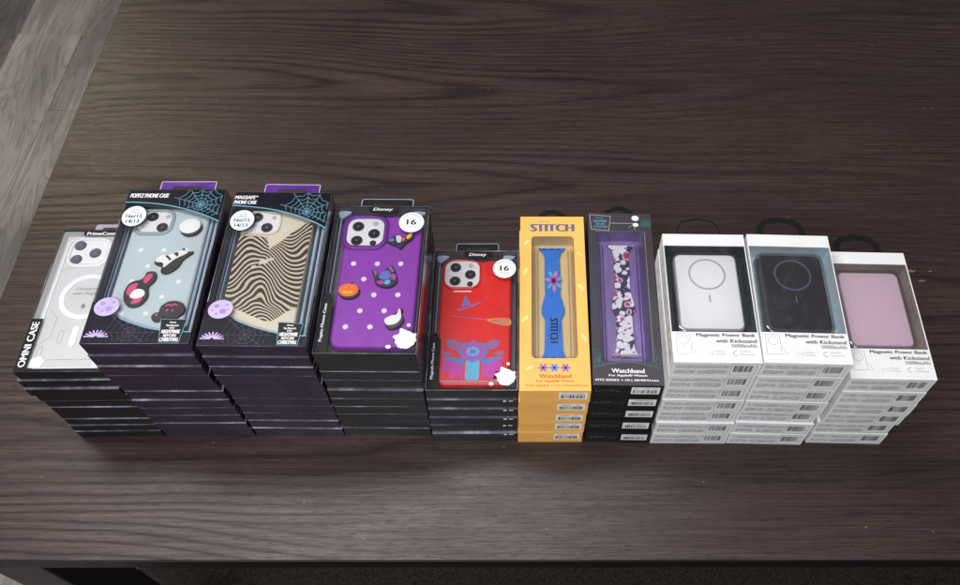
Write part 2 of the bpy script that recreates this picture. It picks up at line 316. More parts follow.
class MB:
    """one mesh: collects shapes in centimetres"""
    def __init__(s, off=(0, 0, 0)): s.bm = bmesh.new(); s.off = Vector(off); s.layer = 0
    def v(s, x, y, z): return s.bm.verts.new((Vector((x, y, z))-s.off)*S)
    def face(s, vs, mi=0):
        try: f = s.bm.faces.new(vs); f.material_index = mi; return f
        except ValueError: return None
    def loop(s, o, z): return [s.v(x, y, z) for x, y in o]
    def wall(s, a, b, mi=0, sm=False):
        n = len(a)
        for i in range(n):
            f = s.face([a[i], a[(i+1) % n], b[(i+1) % n], b[i]], mi)
            if f: f.smooth = sm
    def cap(s, a, mi=0, flip=False):
        f = s.face(a[::-1] if flip else a, mi)
        if f and len(a) > 4: bmesh.ops.triangulate(s.bm, faces=[f])
    def prism(s, o, z0, z1, bev=0, mi=0, bottom=True, steps=3):
        o = ccw(o); a = s.loop(o, z0)
        if bottom: s.cap(a, mi, True)
        if bev:
            prev = s.loop(o, z1-bev); s.wall(a, prev, mi)
            for k in range(1, steps+1):
                t = k/steps*PI/2; nx = s.loop(inset(o, bev*(1-math.cos(t))), z1-bev+bev*math.sin(t)); s.wall(prev, nx, mi, True); prev = nx
            s.cap(prev, mi)
        else:
            b = s.loop(o, z1); s.wall(a, b, mi); s.cap(b, mi)
        return s
    def sheet(s, o, z, mi=0): s.cap(s.loop(ccw(o), z), mi); return s
    def frame(s, o, i, z0, z1, mi=0):
        """ring between two outlines with the same number of points"""
        oa, ob, ia, ib = s.loop(o, z0), s.loop(o, z1), s.loop(i, z0), s.loop(i, z1)
        s.wall(oa, ob, mi); s.wall(ib, ia, mi); s.wall(ob, ib, mi); s.wall(ia, oa, mi); return s
    def box(s, x0, x1, y0, y1, z0, z1, mi=0): return s.prism(rr(x0, y0, x1, y1), z0, z1, 0, mi)
    def stroke(s, pts, w, z, mi=0, closed=False):
        """flat ribbon along a polyline; each ribbon sits a hair above the one before"""
        s.layer += 1; z = z+s.layer*.0012
        P = [Vector(p) for p in pts]; n = len(P); L = []; R = []
        for i in range(n):
            a = P[i-1] if (i > 0 or closed) else P[i]; b = P[(i+1) % n] if (i < n-1 or closed) else P[i]
            d = (b-a); d = d.normalized() if d.length > 1e-9 else Vector((1, 0)); q = Vector((-d.y, d.x))*w/2
            L.append(s.v(P[i].x+q.x, P[i].y+q.y, z)); R.append(s.v(P[i].x-q.x, P[i].y-q.y, z))
        for i in range(n if closed else n-1):
            j = (i+1) % n; s.face([R[i], R[j], L[j], L[i]], mi)
        return s
    def vbox(s, x0, x1, y, z0, z1, mi=0):
        """printed patch standing on a front face (facing -y)"""
        s.face([s.v(x0, y, z0), s.v(x1, y, z0), s.v(x1, y, z1), s.v(x0, y, z1)], mi); return s
    def build(s, name, mats, parent=None, bevel=0):
        if bevel:
            es = [e for e in s.bm.edges if len(e.link_faces) == 2 and e.calc_face_angle(0) > .8]
            bmesh.ops.bevel(s.bm, geom=es, offset=bevel*S, segments=2, affect='EDGES', profile=.5)
        me = bpy.data.meshes.new(name); s.bm.to_mesh(me); s.bm.free()
        for m in (mats if isinstance(mats, (list, tuple)) else [mats]): me.materials.append(M[m] if isinstance(m, str) else m)
        o = bpy.data.objects.new(name, me); C.objects.link(o)
        if parent: o.parent = parent
        return o
def tag(o, label=None, cat=None, group=None, kind=None):
    for k, v in (('label', label), ('category', cat), ('group', group), ('kind', kind)):
        if v: o[k] = v
    return o
def empty(name, loc, rz=0):
    o = bpy.data.objects.new(name, None); C.objects.link(o); o.empty_display_size = .02
    o.location = Vector(loc)*S; o.rotation_euler = (0, 0, rz); return o
def kids(o): return [c for c in list(C.objects) if c.parent == o]
def copy_tree(o, parent=None):
    c = o.copy(); C.objects.link(c); c.parent = parent
    for ch in kids(o): copy_tree(ch, c)
    return c

FONT_CACHE = {}
def text_mesh(body, bold=0, shear=0):
    key = (body, bold, shear)
    if key not in FONT_CACHE:
        cu = bpy.data.curves.new('t', 'FONT'); cu.body = body; cu.size = 1; cu.offset = bold; cu.shear = shear; cu.align_x = 'CENTER'; cu.resolution_u = 4
        ob = bpy.data.objects.new('t', cu); C.objects.link(ob); bpy.context.view_layer.update()
        me = bpy.data.meshes.new_from_object(ob.evaluated_get(bpy.context.evaluated_depsgraph_get()))
        vs = [tuple(v.co) for v in me.vertices]; fs = [tuple(p.vertices) for p in me.polygons]
        bpy.data.objects.remove(ob); bpy.data.curves.remove(cu); bpy.data.meshes.remove(me)
        FONT_CACHE[key] = (vs, fs)
    return FONT_CACHE[key]
def lettering(mb, body, u0, v0, u1, v1, z, bold=0, shear=0, rot=0, mi=0, vertical=False):
    """fit a word into the rectangle; rot=90 reads bottom-to-top, -90 top-to-bottom; vertical: on a front face at y=z"""
    vs, fs = text_mesh(body, 0, shear)
    xs = [v[0] for v in vs]; ys = [v[1] for v in vs]; x0, x1, y0, y1 = min(xs), max(xs), min(ys), max(ys)
    H = (u1-u0) if rot else (v1-v0); d = bold*3.6*H
    for q, sh in enumerate((0, d, -d) if bold else (0,)):          # heavy type: struck three times side by side
        bv = []
        for x, y, _ in vs:
            a = (x-x0)/(x1-x0); b = (y-y0)/(y1-y0)
            if rot == 90: a, b = 1-b, a
            elif rot == -90: a, b = b, 1-a
            U, V = u0+a*(u1-u0), v0+b*(v1-v0)
            if rot: V += sh
            else: U += sh
            bv.append(mb.v(U, z-.002*q, V) if vertical else mb.v(U, V, z+.002*q))
        for f in fs: mb.face([bv[i] for i in f], mi)
def word(parent, body, u0, v0, u1, v1, z, mat, off=(0, 0, 0), **kw):
    mb = MB(off); lettering(mb, body, u0, v0, u1, v1, z, **kw); return mb.build('lettering', mat, parent)
def dashes(mb, u0, u1, rows, z, h, vertical=True, mi=0, dens=.8):
    """illegible small print: rows of short marks"""
    for r in rows:
        u = u0
        while u < u1:
            w = random.uniform(.08, .32)
            if random.random() < dens:
                e = min(u+w, u1); hh = h*random.uniform(.6, 1)
                if vertical: mb.vbox(u, e, z, r, r+hh, mi)
                else: mb.sheet(rr(u, r, e, r+hh), z, mi)
            u += w+.05
def barcode(mb, u0, u1, y, z0, z1, mi=0):
    u = u0
    while u < u1:
        w = random.choice((.04, .05, .09, .14)); mb.vbox(u, min(u+w, u1), y, z0, z1, mi); u += w+random.choice((.05, .06, .10))
def web(mb, cx, cy, spokes, rings, z, w=.05, clip=None, seed=0):
    """spider web of straight spokes and sagging threads, clipped to a test function"""
    rd = random.Random(seed); ang = [2*PI*k/spokes+rd.uniform(-.12, .12) for k in range(spokes)]
    ok = clip or (lambda x, y: True)
    def run(p, q, n=14):
        seg = []
        for i in range(n+1):
            x = p[0]+(q[0]-p[0])*i/n; y = p[1]+(q[1]-p[1])*i/n
            if ok(x, y): seg.append((x, y))
            else:
                if len(seg) > 1: mb.stroke(seg, w, z)
                seg = []
        if len(seg) > 1: mb.stroke(seg, w, z)
    R = rings[-1]*1.25
    for a in ang: run((cx, cy), (cx+R*math.cos(a), cy+R*math.sin(a)), 24)
    for r in rings:
        for i in range(spokes):
            a, b = ang[i], ang[(i+1) % spokes]+(2*PI if i == spokes-1 else 0); m = (a+b)/2
            p = (cx+r*math.cos(a), cy+r*math.sin(a)); q = (cx+r*math.cos(b), cy+r*math.sin(b)); c = (cx+r*.86*math.cos(m), cy+r*.86*math.sin(m))
            run(p, c, 5); run(c, q, 5)

# ------------------------------------------------------------------ camera solved from the photograph
CAM = (835.26, 57.126, .869, 90.117, 534.63, 292.1)
f, pt, rl, hz, cx, cy = CAM
cd = bpy.data.cameras.new('camera'); cam = bpy.data.objects.new('camera', cd); C.objects.link(cam)
cd.sensor_fit = 'HORIZONTAL'; cd.sensor_width = 36; cd.lens = f/960*36
cd.shift_x = -(cx-480)/960; cd.shift_y = (cy-292.5)/960
cd.clip_start = .02; cd.clip_end = 60
p_, r_ = math.radians(pt), math.radians(rl)
fw = Vector((0, math.cos(p_), -math.sin(p_))); up = Vector((0, math.sin(p_), math.cos(p_))); rt = Vector((1, 0, 0))
r2 = rt*math.cos(r_)+up*math.sin(r_); u2 = -rt*math.sin(r_)+up*math.cos(r_)
cam.matrix_world = Matrix(((r2.x, u2.x, -fw.x, 0), (r2.y, u2.y, -fw.y, 0), (r2.z, u2.z, -fw.z, hz*S), (0, 0, 0, 1)))
scene.camera = cam
# ------------------------------------------------------------------ the setting
FZ = -75
fl = MB((0, 0, FZ)); rnd = random.Random(3)
for k in range(-16, 24):
    x0 = -133.3+18.7*k; y = -260+rnd.uniform(0, 100)
    starts = {-1: (194.0, ), 0: (163.3, )}.get(k)
    if starts: y = starts[0]-122*4
    while y < 420:
        fl.prism(rr(x0+.05, y+.05, x0+18.65, y+121.95), FZ-.8, FZ, .06, steps=1, bottom=False); y += 122
fo = fl.build('floor', 'floor'); fo.location.z = FZ*S; tag(fo, kind='structure')
sub = MB((0, 0, FZ)); sub.box(-460, 340, -300, 440, FZ-2, FZ-.85)
so = sub.build('subfloor', 'black'); so.location.z = FZ*S; tag(so, kind='structure')
rg = MB((0, 0, FZ)); rg.prism(rr(-75.6, -60, 110, 150, 1, 3), FZ+.05, FZ+1.0, .3)
rug = rg.build('rug', 'rug'); rug.location.z = FZ*S; tag(rug, 'dark brown short pile rug on the floor under the table front', 'rug')

TA = .0157
tbl = empty('table', (-67.38, 23.25, FZ), TA)
tbl_off = (0, 0, FZ)
tp = MB(tbl_off); tp.prism(rr(0, 0, 168, 106, .3, 3), -2.6, 0, .12)
tag(tp.build('tabletop', 'wood', tbl))
eb = MB(tbl_off); eb.box(.3, 167.7, -.12, -.005, -2.55, -.12); eb.build('edge_band', 'black', tbl)
for (lx, ly) in ((6, .9), (155.5, .9), (6, 98), (155.5, 98)):
    l = MB(tbl_off); l.prism(rr(lx, ly, lx+6.3, ly+6.1, .25, 2), FZ+.02, -2.62, 0); l.build('leg', 'leg', tbl)
ap = MB(tbl_off); ap.box(12.6, 155.2, 6, 8, -9, -2.65); ap.build('apron', 'leg', tbl)
chips = MB(tbl_off); rnd2 = random.Random(5)
def on_table(x, y):
    dx, dy = x+67.38, y-23.25; return (dx*math.cos(TA)+dy*math.sin(TA), -dx*math.sin(TA)+dy*math.cos(TA))
for (x, y, r, ry) in ((49.2, 62.4, .75, .2), (47.3, 60.6, .25, .1), (50.4, 60.9, .5, .12), (51.8, 62.4, .3, .1)):
    u, v = on_table(x, y); chips.sheet(circ(u, v, r, 14, ry, .1, .35), .02+.002*len(chips.bm.verts)/14)
chips.build('worn_patch', 'rubber', tbl)
tag(tbl, 'dark stained wooden table with black legs, all the stacks stand on it', 'table')

# ------------------------------------------------------------------ lights and world
w = bpy.data.worlds.new('World'); scene.world = w; w.use_nodes = True
bg = w.node_tree.nodes['Background']; bg.inputs[0].default_value = (1, .975, .965, 1); bg.inputs[1].default_value = .155
def area(name, loc, tgt, sx, sy, power, col):
    ld = bpy.data.lights.new(name, 'AREA'); ld.shape = 'RECTANGLE'; ld.size = sx*S; ld.size_y = sy*S; ld.energy = power; ld.color = col
    o = bpy.data.objects.new(name, ld); C.objects.link(o); o.location = Vector(loc)*S
    d = Vector(tgt)-Vector(loc)
    if name == 'ceiling_light': o.rotation_euler = (math.atan2(d.y, -d.z)*.6, 0, 0)      # square to the room, tipped only front to back
    else: o.rotation_euler = d.to_track_quat('-Z', 'Y').to_euler()
    return o
area('ceiling_light', (-58, 88, 190), (-15, 78, 0), 150, 42, 24, (1, .975, .965))
area('ceiling_light', (-45, -72, 165), (0, 45, 5), 120, 60, 42, (.98, .98, 1))
area('wall_light', (-236, 300, 200), (-70, 90, 0), 36, 36, 12, (1, .92, .62))

# ------------------------------------------------------------------ stacks, solved from the photograph (cm)
ST = {  # x, y, angle, width, length, height, base shift, count
 'omni':  (-51.62, 37.73, .027, 9.62, 17.58, 15.93, -.22, -.30, 10),
 'charm': (-42.30, 37.62, .020, 10.12, 18.55, 21.95, .34, .05, 11),
 'wave':  (-31.50, 37.64, .007, 10.12, 18.50, 21.72, -.26, .35, 11),
 'purple':(-21.13, 37.96, .011, 9.92, 17.93, 19.96, -.42, .25, 10),
 'red':   (-11.18, 38.20, .018, 9.56, 17.73, 11.97, -.20, -.50, 6),
 'amber': (-1.40, 37.47, .017, 7.30, 22.29, 13.70, -.22, .15, 5),
 'dark':  (6.06, 38.22, .001, 7.28, 22.23, 13.68, -.12, -.43, 5),
 'bankw': (13.42, 37.91, .003, 8.58, 15.33, 19.45, .14, 0, 7),
 'bankb': (22.10, 38.04, -.012, 8.58, 15.35, 19.45, .20, -.15, 7),
 'bankp': (31.30, 37.94, -.006, 8.53, 15.37, 16.67, .15, .22, 6)}
LINES = {
 'omni': [-.14, -.34, -.49, -.34, -.25, -.25, -.15, -.2, -.26, -.28], 'charm': [-.05, -.27, -.34, -.29, -.05, -.04, -.14, -.07, -.03, -.08, .07],
 'wave': [.05, -.09, -.05, -.01, .15, .33, .36, .45, .5, .45, .42], 'purple': [.05, .14, .21, .26, .09, .1, .11, .15, .28, .28],
 'red': [.01, -.14, -.26, -.35, -.33, -.54], 'amber': [0, .01, .07, .25, .2], 'dark': [.04, -.02, -.04, -.22, -.43],
 'bankw': [.02, .02, .14, .03, .12, -.08, -.12], 'bankb': [0, -.04, .0, -.1, .16, -.03, -.12], 'bankp': [-.02, -.1, -.02, .1, .26, .22]}
DX = {'omni': {1: -.3, 2: -.3, 3: -.08}, 'bankp': {1: 0, 2: .12, 3: .18}}
def place(key, k):
    x, y, a, w_, l_, H, dx, dy, n = ST[key]; t = H/n; s = k/n
    rd = random.Random(hash(key) % 1 + k*13+len(key))
    jx = 0 if k == 0 else DX.get(key, {}).get(k, rd.uniform(-.07, .07))
    ja = 0 if k == 0 else rd.uniform(-.006, .006)
    ey = Vector((-math.sin(a), math.cos(a))); off = LINES[key][k]
    return (x+dx*s+jx+ey.x*off, y+ey.y*off, H-(k+1)*t), a+ja
ORD = ['top', 'second', 'third', 'fourth', 'fifth', 'sixth', 'seventh', 'eighth', 'ninth', 'tenth', 'lowest']
def nth(k, n): return 'lowest' if k == n-1 else ORD[k]

def to_world(root, p):
    a = root.rotation_euler.z; l = Vector(root.location)/S; c, s = math.cos(a), math.sin(a)
    return (l.x+p[0]*c-p[1]*s, l.y+p[0]*s+p[1]*c, l.z+p[2])

# ---- generic package shells
def shell(root, w_, l_, t, mat, side=None, tray='tray_dark', depth=1.5):
    """phone case package: card base, front and rear walls, clear top and sides, smoky inner tray"""
    g = .05
    c = MB(); c.box(0, w_, 0, l_, 0, .08)
    c.box(0, w_, 0, .07, .081, t-.03); c.box(0, w_, l_-.07, l_, .081, t-.03)
    c.build('carton', mat, root)
    for x in (.02, w_-.02):
        fs = MB(); fs.face([fs.v(x, .075, .09), fs.v(x, l_-.075, .09), fs.v(x, l_-.075, t-.03), fs.v(x, .075, t-.03)]); fs.build('side_film', side or 'film_side', root)
    tf = MB(); tf.frame(rr(0, 0, w_, l_, .06, 2), rr(.05, .05, w_-.05, l_-.05, .06, 2), t-.028, t-.006)
    tf.build('folded_edge', 'edge', root)
    tw = MB(); tw.sheet(rr(.05, .05, w_-.05, l_-.05), t-.012); tw.build('window_film', 'film', root)
    tr = MB(); o = rr(.12, .12, w_-.12, l_-.12, .2, 2); a = tr.loop(o, t-.1); b = tr.loop(inset(o, .22), t-depth)
    tr.wall(b, a); tr.cap(b); tr.build('tray', tray, root)
    return t
def lower_box(root, w_, l_, t, mat):
    """one of the packages further down: only its front and the edges of its window show"""
    c = MB(); o = rr(0, 0, w_, l_, .05, 2); a = c.loop(inset(o, .09), .012); b = c.loop(inset(o, .01), .14); d = c.loop(o, t*.55); e = c.loop(inset(o, .02), t-.05)
    c.cap(a, 0, True); c.wall(a, b); c.wall(b, d); c.wall(d, e); c.cap(e); c.build('carton', mat, root)
    tf = MB(); tf.frame(rr(-.012, -.012, w_+.012, l_+.012, .06, 2), rr(.3, .3, w_-.3, l_-.3, .06, 2), t-.062, t-.012)
    tf.build('folded_edge', 'edge', root)
    wf = MB(); wf.sheet(rr(.3, .3, w_-.3, l_-.3), t-.03); wf.build('window_film', 'tray_dark', root)
def euro_tab(root, u0, u1, l_, z, ext, mat, r=.35, hole=True, name='hang_tab'):
    """hang tab standing out behind the back edge, with its slot"""
    m = MB(); o = rr(u0, l_-.02, u1, l_+ext, r, 4); cu = (u0+u1)/2; hw = (u1-u0)*.27
    i = rr(cu-hw, l_+ext*.36, cu+hw, l_+ext*.66, min(.25, ext*.14), 4)
    m.frame(o, i, z, z+.05); return m.build(name, mat, root)
def hook(root, pts, z, wd, mat='hanger'):
    m = MB(); P = [Vector(p) for p in pts]; n = len(P); L = []; R = []
    for i in range(n):
        d = (P[min(i+1, n-1)]-P[max(i-1, 0)]).normalized(); q = Vector((-d.y, d.x))*wd/2; L.append(P[i]+q); R.append(P[i]-q)
    o = [tuple(p) for p in L]+[tuple(p) for p in R[::-1]]; m.prism(o, z, z+.06); return m.build('hang_hook', mat, root)

# ---- parts of phone cases
def case_body(root, off, u0, v0, u1, v1, z0, z1, r, mat, mrim, cam_rect, plate='white', lip=.22, lipmat=None):
    m = MB(off); m.prism(rr(u0, v0, u1, v1, r, 7), z0, z1, .28, steps=4); m.build('case_back', mat, root)
    a0, b0, a1, b1 = cam_rect; rc = (a1-a0)*.26
    o = rr(a0-lip*2, b0-lip*2, a1+lip*2, b1+lip*2, rc+lip*1.6, 6); i = rr(a0, b0, a1, b1, rc, 6)
    k = MB(off); oa = k.loop(o, z1-.05); ob = k.loop(o, z1+.06); mid = k.loop([((p[0]+q[0])/2, (p[1]+q[1])/2) for p, q in zip(o, i)], z1+.16); ib = k.loop(i, z1+.12); ia = k.loop(i, z1-.02)
    k.wall(oa, ob); k.wall(ob, mid, 0, True); k.wall(mid, ib, 0, True); k.wall(ib, ia); k.build('camera_rim', lipmat or mrim, root)
    q = MB(off); q.prism(inset(i, .01), z1-.04, z1+.03, 0); return q.build('camera_panel', plate, root)
def lens(panel, off, x, y, z, r, mat='lens', ring='lens_ring', dot=True):
    m = MB(off); m.prism(circ(x, y, r, 24), z, z+.06, .03, mi=1); m.prism(circ(x, y, r*.86, 24), z+.061, z+.075, 0, mi=0)
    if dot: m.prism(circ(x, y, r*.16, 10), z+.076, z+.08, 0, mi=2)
    return m.build('lens', [mat, ring, 'lensdot'], panel)
def holes(root, off, pts, z, r=.24):
    for x, y in pts:
        m = MB(off); m.prism(circ(x, y, r, 16, r*1.05), z, z+.012); m.build('hole', 'white', root)
def charm(root, off, shapes, z, th=.32):
    """a moulded rubber charm: list of (outline, material); the first is the thick base"""
    mats = []; m = MB(off)
    for j, (o, mt) in enumerate(shapes):
        if mt not in mats: mats.append(mt)
        if j == 0: m.prism(o, z, z+th, .08, mi=mats.index(mt))
        else: m.prism(o, z+th+.001*(j), z+th+.05+.008*j, .02, mi=mats.index(mt), steps=1)
    return m.build('charm', mats, root)
def thing(name, label, cat, root, base, group=None):
    """a thing lying inside a package: its own Empty at its base; returns (root, offset)"""
    a = root.rotation_euler.z; o = empty(name, to_world(root, base), a); tag(o, label, cat, group); return o, base

GR = 'stacked retail boxes on the table'
# =================================================================== 1  clear armour case, black boxes
key = 'omni'; x, y, a, w_, l_, H, dx, dy, n = ST[key]; t = H/n
loc, rz = place(key, 0)
r = empty('phone_case_box', loc, rz); tag(r, 'black phone case box topping the leftmost stack, white framed clear case in its window', 'box', 'black boxes in the leftmost stack')
shell(r, w_, l_, t, 'black_card', tray='grey_card', depth=.75)
m = MB(); m.sheet([(0.02, 0.02), (1.0, .02), (1.22, .35), (1.22, 6.15), (.02, 6.15)], t+.002); m.sheet(rr(1.0, .02, w_-.02, .34), t+.003); strip = m.build('side_strip', 'black', r)
word(strip, 'OMNI CASE', .28, .55, .98, 5.75, t+.012, 'white_ink', bold=.012, rot=90)
m = MB(); m.sheet(rr(.02, 17.33, w_-.02, 17.56), t+.002); m.sheet([(2.3, 17.34), (2.5, 16.75), (7.2, 16.75), (7.4, 17.34)], t+.004); hdr = m.build('header_strip', 'black', r)
word(hdr, 'PrimeConnect', 2.75, 16.85, 6.8, 17.27, t+.012, 'white_ink', bold=.012)
euro_tab(r, 3.0, 6.6, l_, t*.55, 1.25, 'lav_tab')
c_, off = thing('phone_case', 'clear phone case with white corner bumpers and white ring, in the leftmost stack', 'phone case', r, (.75, .5, t-.72), 'phone cases in the top boxes')
z1 = t-.30
case_panel = case_body(c_, off, .95, .5, 9.05, 16.75, t-.72, z1, 1.1, 'grey_card', 'white', (1.55, 13.15, 5.35, 16.35), lip=.2, lipmat='white')
for (lx, ly, lr) in ((2.3, 15.6, .62), (4.15, 14.6, .62), (2.32, 13.75, .62)): lens(case_panel, off, lx, ly, z1+.03, lr, mat='lens_grey')
m = MB(off); m.frame(circ(4.75, 9.0, 2.82, 48), circ(4.75, 9.0, 2.25, 48), z1+.01, z1+.07); m.build('magnet_ring', 'white', c_)
m = MB(off); m.prism(rr(4.45, 2.95, 5.1, 5.4, .32, 5), z1+.01, z1+.07, .02); m.build('alignment_bar', 'white', c_)
for o, cl in ((rr(3.15, 3.45, 3.6, 4.9, .22, 4), True), (rr(1.55, 1.6, 2.0, 3.0, .2, 4), True), ([(1.2, 3.0), (2.4, 4.2), (2.4, 6.4), (1.5, 7.4)], False), ([(1.3, 12.2), (1.9, 12.7), (2.6, 12.9)], False), ([(1.9, .9), (2.9, 1.5), (8.6, 1.55)], False)):
    m = MB(off); m.stroke(o, .055, z1+.012, closed=cl); m.build('moulded_groove', 'grey_line', c_)
for o in ([(1.0, .55), (2.4, .55), (2.7, 1.3), (2.2, 1.9), (1.4, 1.7), (1.0, 1.1)], [(9.0, .55), (7.6, .55), (7.3, 1.3), (8.0, 1.9), (9.0, 1.6)]):
    m = MB(off); m.prism(o, z1+.005, z1+.09, .03); m.build('corner_bumper', 'white', c_)
m = MB(off); m.frame(rr(.9, .45, 9.1, 16.8, 1.1, 6), rr(1.08, .63, 8.92, 16.62, 1.0, 6), z1-.1, z1+.05); m.build('white_edge', 'white', c_)
for b_, u0, v0, u1, v1 in (('Compatible', 3.35, 9.75, 6.0, 10.15), ('with MagSafe', 3.1, 9.15, 6.3, 9.55)): word(c_, b_, u0, v0, u1, v1, z1+.015, 'grey_ink', off)
m = MB(off); m.sheet([(4.6, 8.1), (4.85, 8.1), (4.75, 7.85), (5.0, 7.85), (4.55, 7.3), (4.68, 7.7), (4.42, 7.7)], z1+.015); m.build('bolt_mark', 'grey_ink', c_)
low = None
for k in range(1, n):
    loc, rz = place(key, k)
    if low is None: low = empty('phone_case_box', loc, rz); lower_box(low, w_, l_, t, 'black_card'); euro_tab(low, 3.0, 6.6, l_, t*.5, 1.0, 'lav_tab'); q = low
    else: q = copy_tree(low); q.location = Vector(loc)*S; q.rotation_euler.z = rz
    tag(q, 'plain black box, %s from the top of the leftmost stack' % ORD[k] if k < n-1 else 'plain black box at the very bottom of the leftmost stack, on the table', 'box', 'black boxes in the leftmost stack')

# =================================================================== 2/3  night themed boxes
def curve_top(pts, l_, w_):
    return [(0.02, pts[0][1])]+pts[1:-1]+[(w_-.02, pts[-1][1]), (w_-.02, l_-.02), (.02, l_-.02)]
def night_box(key, titles, badge_at, ctop, cbot, tomb, disc, webc):
    x, y, a, w_, l_, H, dx, dy, n = ST[key]; t = H/n; loc, rz = place(key, 0)
    r = empty('phone_case_box', loc, rz); shell(r, w_, l_, t, 'violet_card', tray='tray_slate', depth=1.55)
    rd = MB()
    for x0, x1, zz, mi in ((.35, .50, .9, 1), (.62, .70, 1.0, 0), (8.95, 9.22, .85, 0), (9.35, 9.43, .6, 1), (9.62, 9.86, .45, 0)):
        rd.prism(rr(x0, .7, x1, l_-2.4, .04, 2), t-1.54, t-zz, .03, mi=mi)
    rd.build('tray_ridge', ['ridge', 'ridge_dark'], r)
    # smooth the two curves
    def interp(p, n_=20):
        o = []
        for i in range(n_+1):
            u = p[0][0]+(p[-1][0]-p[0][0])*i/n_; num = 0
            for j, (xj, yj) in enumerate(p):       # Lagrange through the measured points
                L = 1
                for q, (xq, _) in enumerate(p):
                    if q != j: L *= (u-xq)/(xj-xq)
                num += yj*L
            o.append((u, num))
        return o
    ct = interp(ctop); cb = interp(cbot)
    hd = MB(); hd.sheet(curve_top(ct, l_, w_), t+.002); hdr = hd.build('header_panel', 'night', r)
    e = MB(); e.stroke([(u, v) for u, v in ct], .13, t+.006); e.build('curved_line', 'teal', hdr)
    top = lambda u: next((ct[i][1] for i in range(len(ct)-1) if ct[i][0] <= u <= ct[i+1][0]), ct[-1][1])
    bot = lambda u: next((cb[i][1] for i in range(len(cb)-1) if cb[i][0] <= u <= cb[i+1][0]), cb[-1][1])
    wb = MB(); web(wb, webc[0], webc[1], 11, (.45, .85, 1.3, 1.8, 2.4), t+.01, .055, lambda u, v: .1 < u < w_-.1 and top(u)+.1 < v < l_-.08, 4); wb.build('web_print', 'webteal', hdr)
    for (body, u0, v0, u1, v1) in titles: word(hdr, body, u0, v0, u1, v1, t+.014, 'white_ink', bold=.012, shear=.15)
    # lower panel
    pk = [(.02, .02), (w_-.02, .02)]+[(min(u, w_-.02), v) for u, v in cb[::-1]]
    fp = MB(); fp.sheet(pk, t+.002); ft = fp.build('footer_panel', 'night', r)
    e = MB(); e.stroke([(u, v-.02) for u, v in cb[6:]], .11, t+.006); e.build('curved_line', 'teal', ft)
    wb = MB(); web(wb, 4.3, 1.2, 10, (.6, 1.1, 1.7, 2.3), t+.01, .04, lambda u, v: 1.9 < u < 6.9 and .1 < v < bot(u)-.12, 9); wb.build('web_print', 'webdim', ft)
    ds = MB(); ds.prism(circ(disc[0], disc[1], 1.18, 30, 1.05, .15), t+.01, t+.03); ds.build('moon_print', 'lav', ft)
    cr_ = MB()
    for (du, dv, q) in ((-.45, .35, .26), (.25, -.25, .34), (.55, .5, .15), (-.3, -.5, .14), (-.75, -.15, .12), (.7, -.05, .1)): cr_.sheet(circ(disc[0]+du, disc[1]+dv, q, 14, q*.85), t+.034)
    cr_.build('crater_print', 'lav_dk', ft)
    sp = MB(); cx_ = disc[0]-.15
    for k in range(9):
        aa = math.radians(10+k*20); sp.stroke([(cx_+.15*math.cos(aa), .75+.1*math.sin(aa)), (cx_+1.15*math.cos(aa), .62+.85*math.sin(aa))], .14, t+.01)
    sp.build('spray_print', 'lav', ft)
    tb = MB(); tb.sheet(tomb, t+.036); sg = tb.build('sign_print', 'black', ft)
    e = MB(); e.stroke(tomb, .07, t+.037, closed=True); e.build('sign_outline', 'teal', sg)
    tu = (tomb[0][0]+tomb[1][0])/2; tv = tomb[2][1]
    for body, hw, v0, v1 in (('Disney', .3, 2.15, 2.36), ("Tim Burton's", .6, 1.84, 2.06), ('THE', .25, 1.56, 1.76), ('NIGHTMARE', .85, 1.08, 1.48), ('BEFORE', .6, .70, 1.0), ('CHRISTMAS', .85, .22, .62)):
        word(sg, body, tu-hw, v0, tu+hw, v1, t+.045, 'white_ink', bold=.012)
    # round sticker
    bx, by = badge_at
    bd = MB(); bd.prism(circ(bx, by, 1.34, 30, 1.42), t+.012, t+.024, mi=1); bd.prism(circ(bx, by, 1.22, 30, 1.3), t+.0245, t+.03, mi=0); bg_ = bd.build('round_sticker', ['badge', 'night'], r)
    for body, hw, v0, v1 in (('for the', .32, .72, .90), ('iPhone', .42, .42, .62), ('16e/15', .80, -.22, .25), ('14/13', .65, -.90, -.42)):
        word(bg_, body, bx-hw, by+v0, bx+hw, by+v1, t+.036, 'ink', bold=.01 if hw > .5 else 0)
    # violet hang tab
    tabm = euro_tab(r, 2.6, 8.5, l_, t-1.0, 1.9, 'violet', r=.15)
    e = MB(); e.stroke(rr(2.64, l_+.0, 8.46, l_+1.86, .13, 3), .07, t-.948, closed=True); e.build('tab_edge', 'pale_line', tabm)
    # the boxes below
    low = None
    return r, t, w_, l_, n
def night_low(key, stackname, group):
    x, y, a, w_, l_, H, dx, dy, n = ST[key]; t = H/n; low = None
    for k in range(1, n):
        loc, rz = place(key, k)
        if low is None:
            low = empty('phone_case_box', loc, rz); lower_box(low, w_, l_, t, 'violet_card'); euro_tab(low, 2.6, 8.5, l_, t*.5, 1.7, 'violet', r=.15); q = low
            wp = MB(); web(wp, w_*.72, t*.2, 9, (.5, .9, 1.4), 0, .03, lambda u, v: .1 < v < t-.2, 3)
            for vv in wp.bm.verts: vv.co = Vector((vv.co.x, -.006*S-vv.co.z*.2, vv.co.y))
            wp.build('web_print', 'webdim2' if 'webdim2' in M else 'webdim', low)
        else: q = copy_tree(low); q.location = Vector(loc)*S; q.rotation_euler.z = rz
        tag(q, ('dark violet box, %s from the top, in the stack under the %s' % (ORD[k], stackname)) if k < n-1 else 'dark violet box on the table at the bottom of the %s stack' % stackname, 'box', group)
M['webdim2'] = pm('faint_web_line', srgb(44, 34, 62), .4, .4, .3, 80)

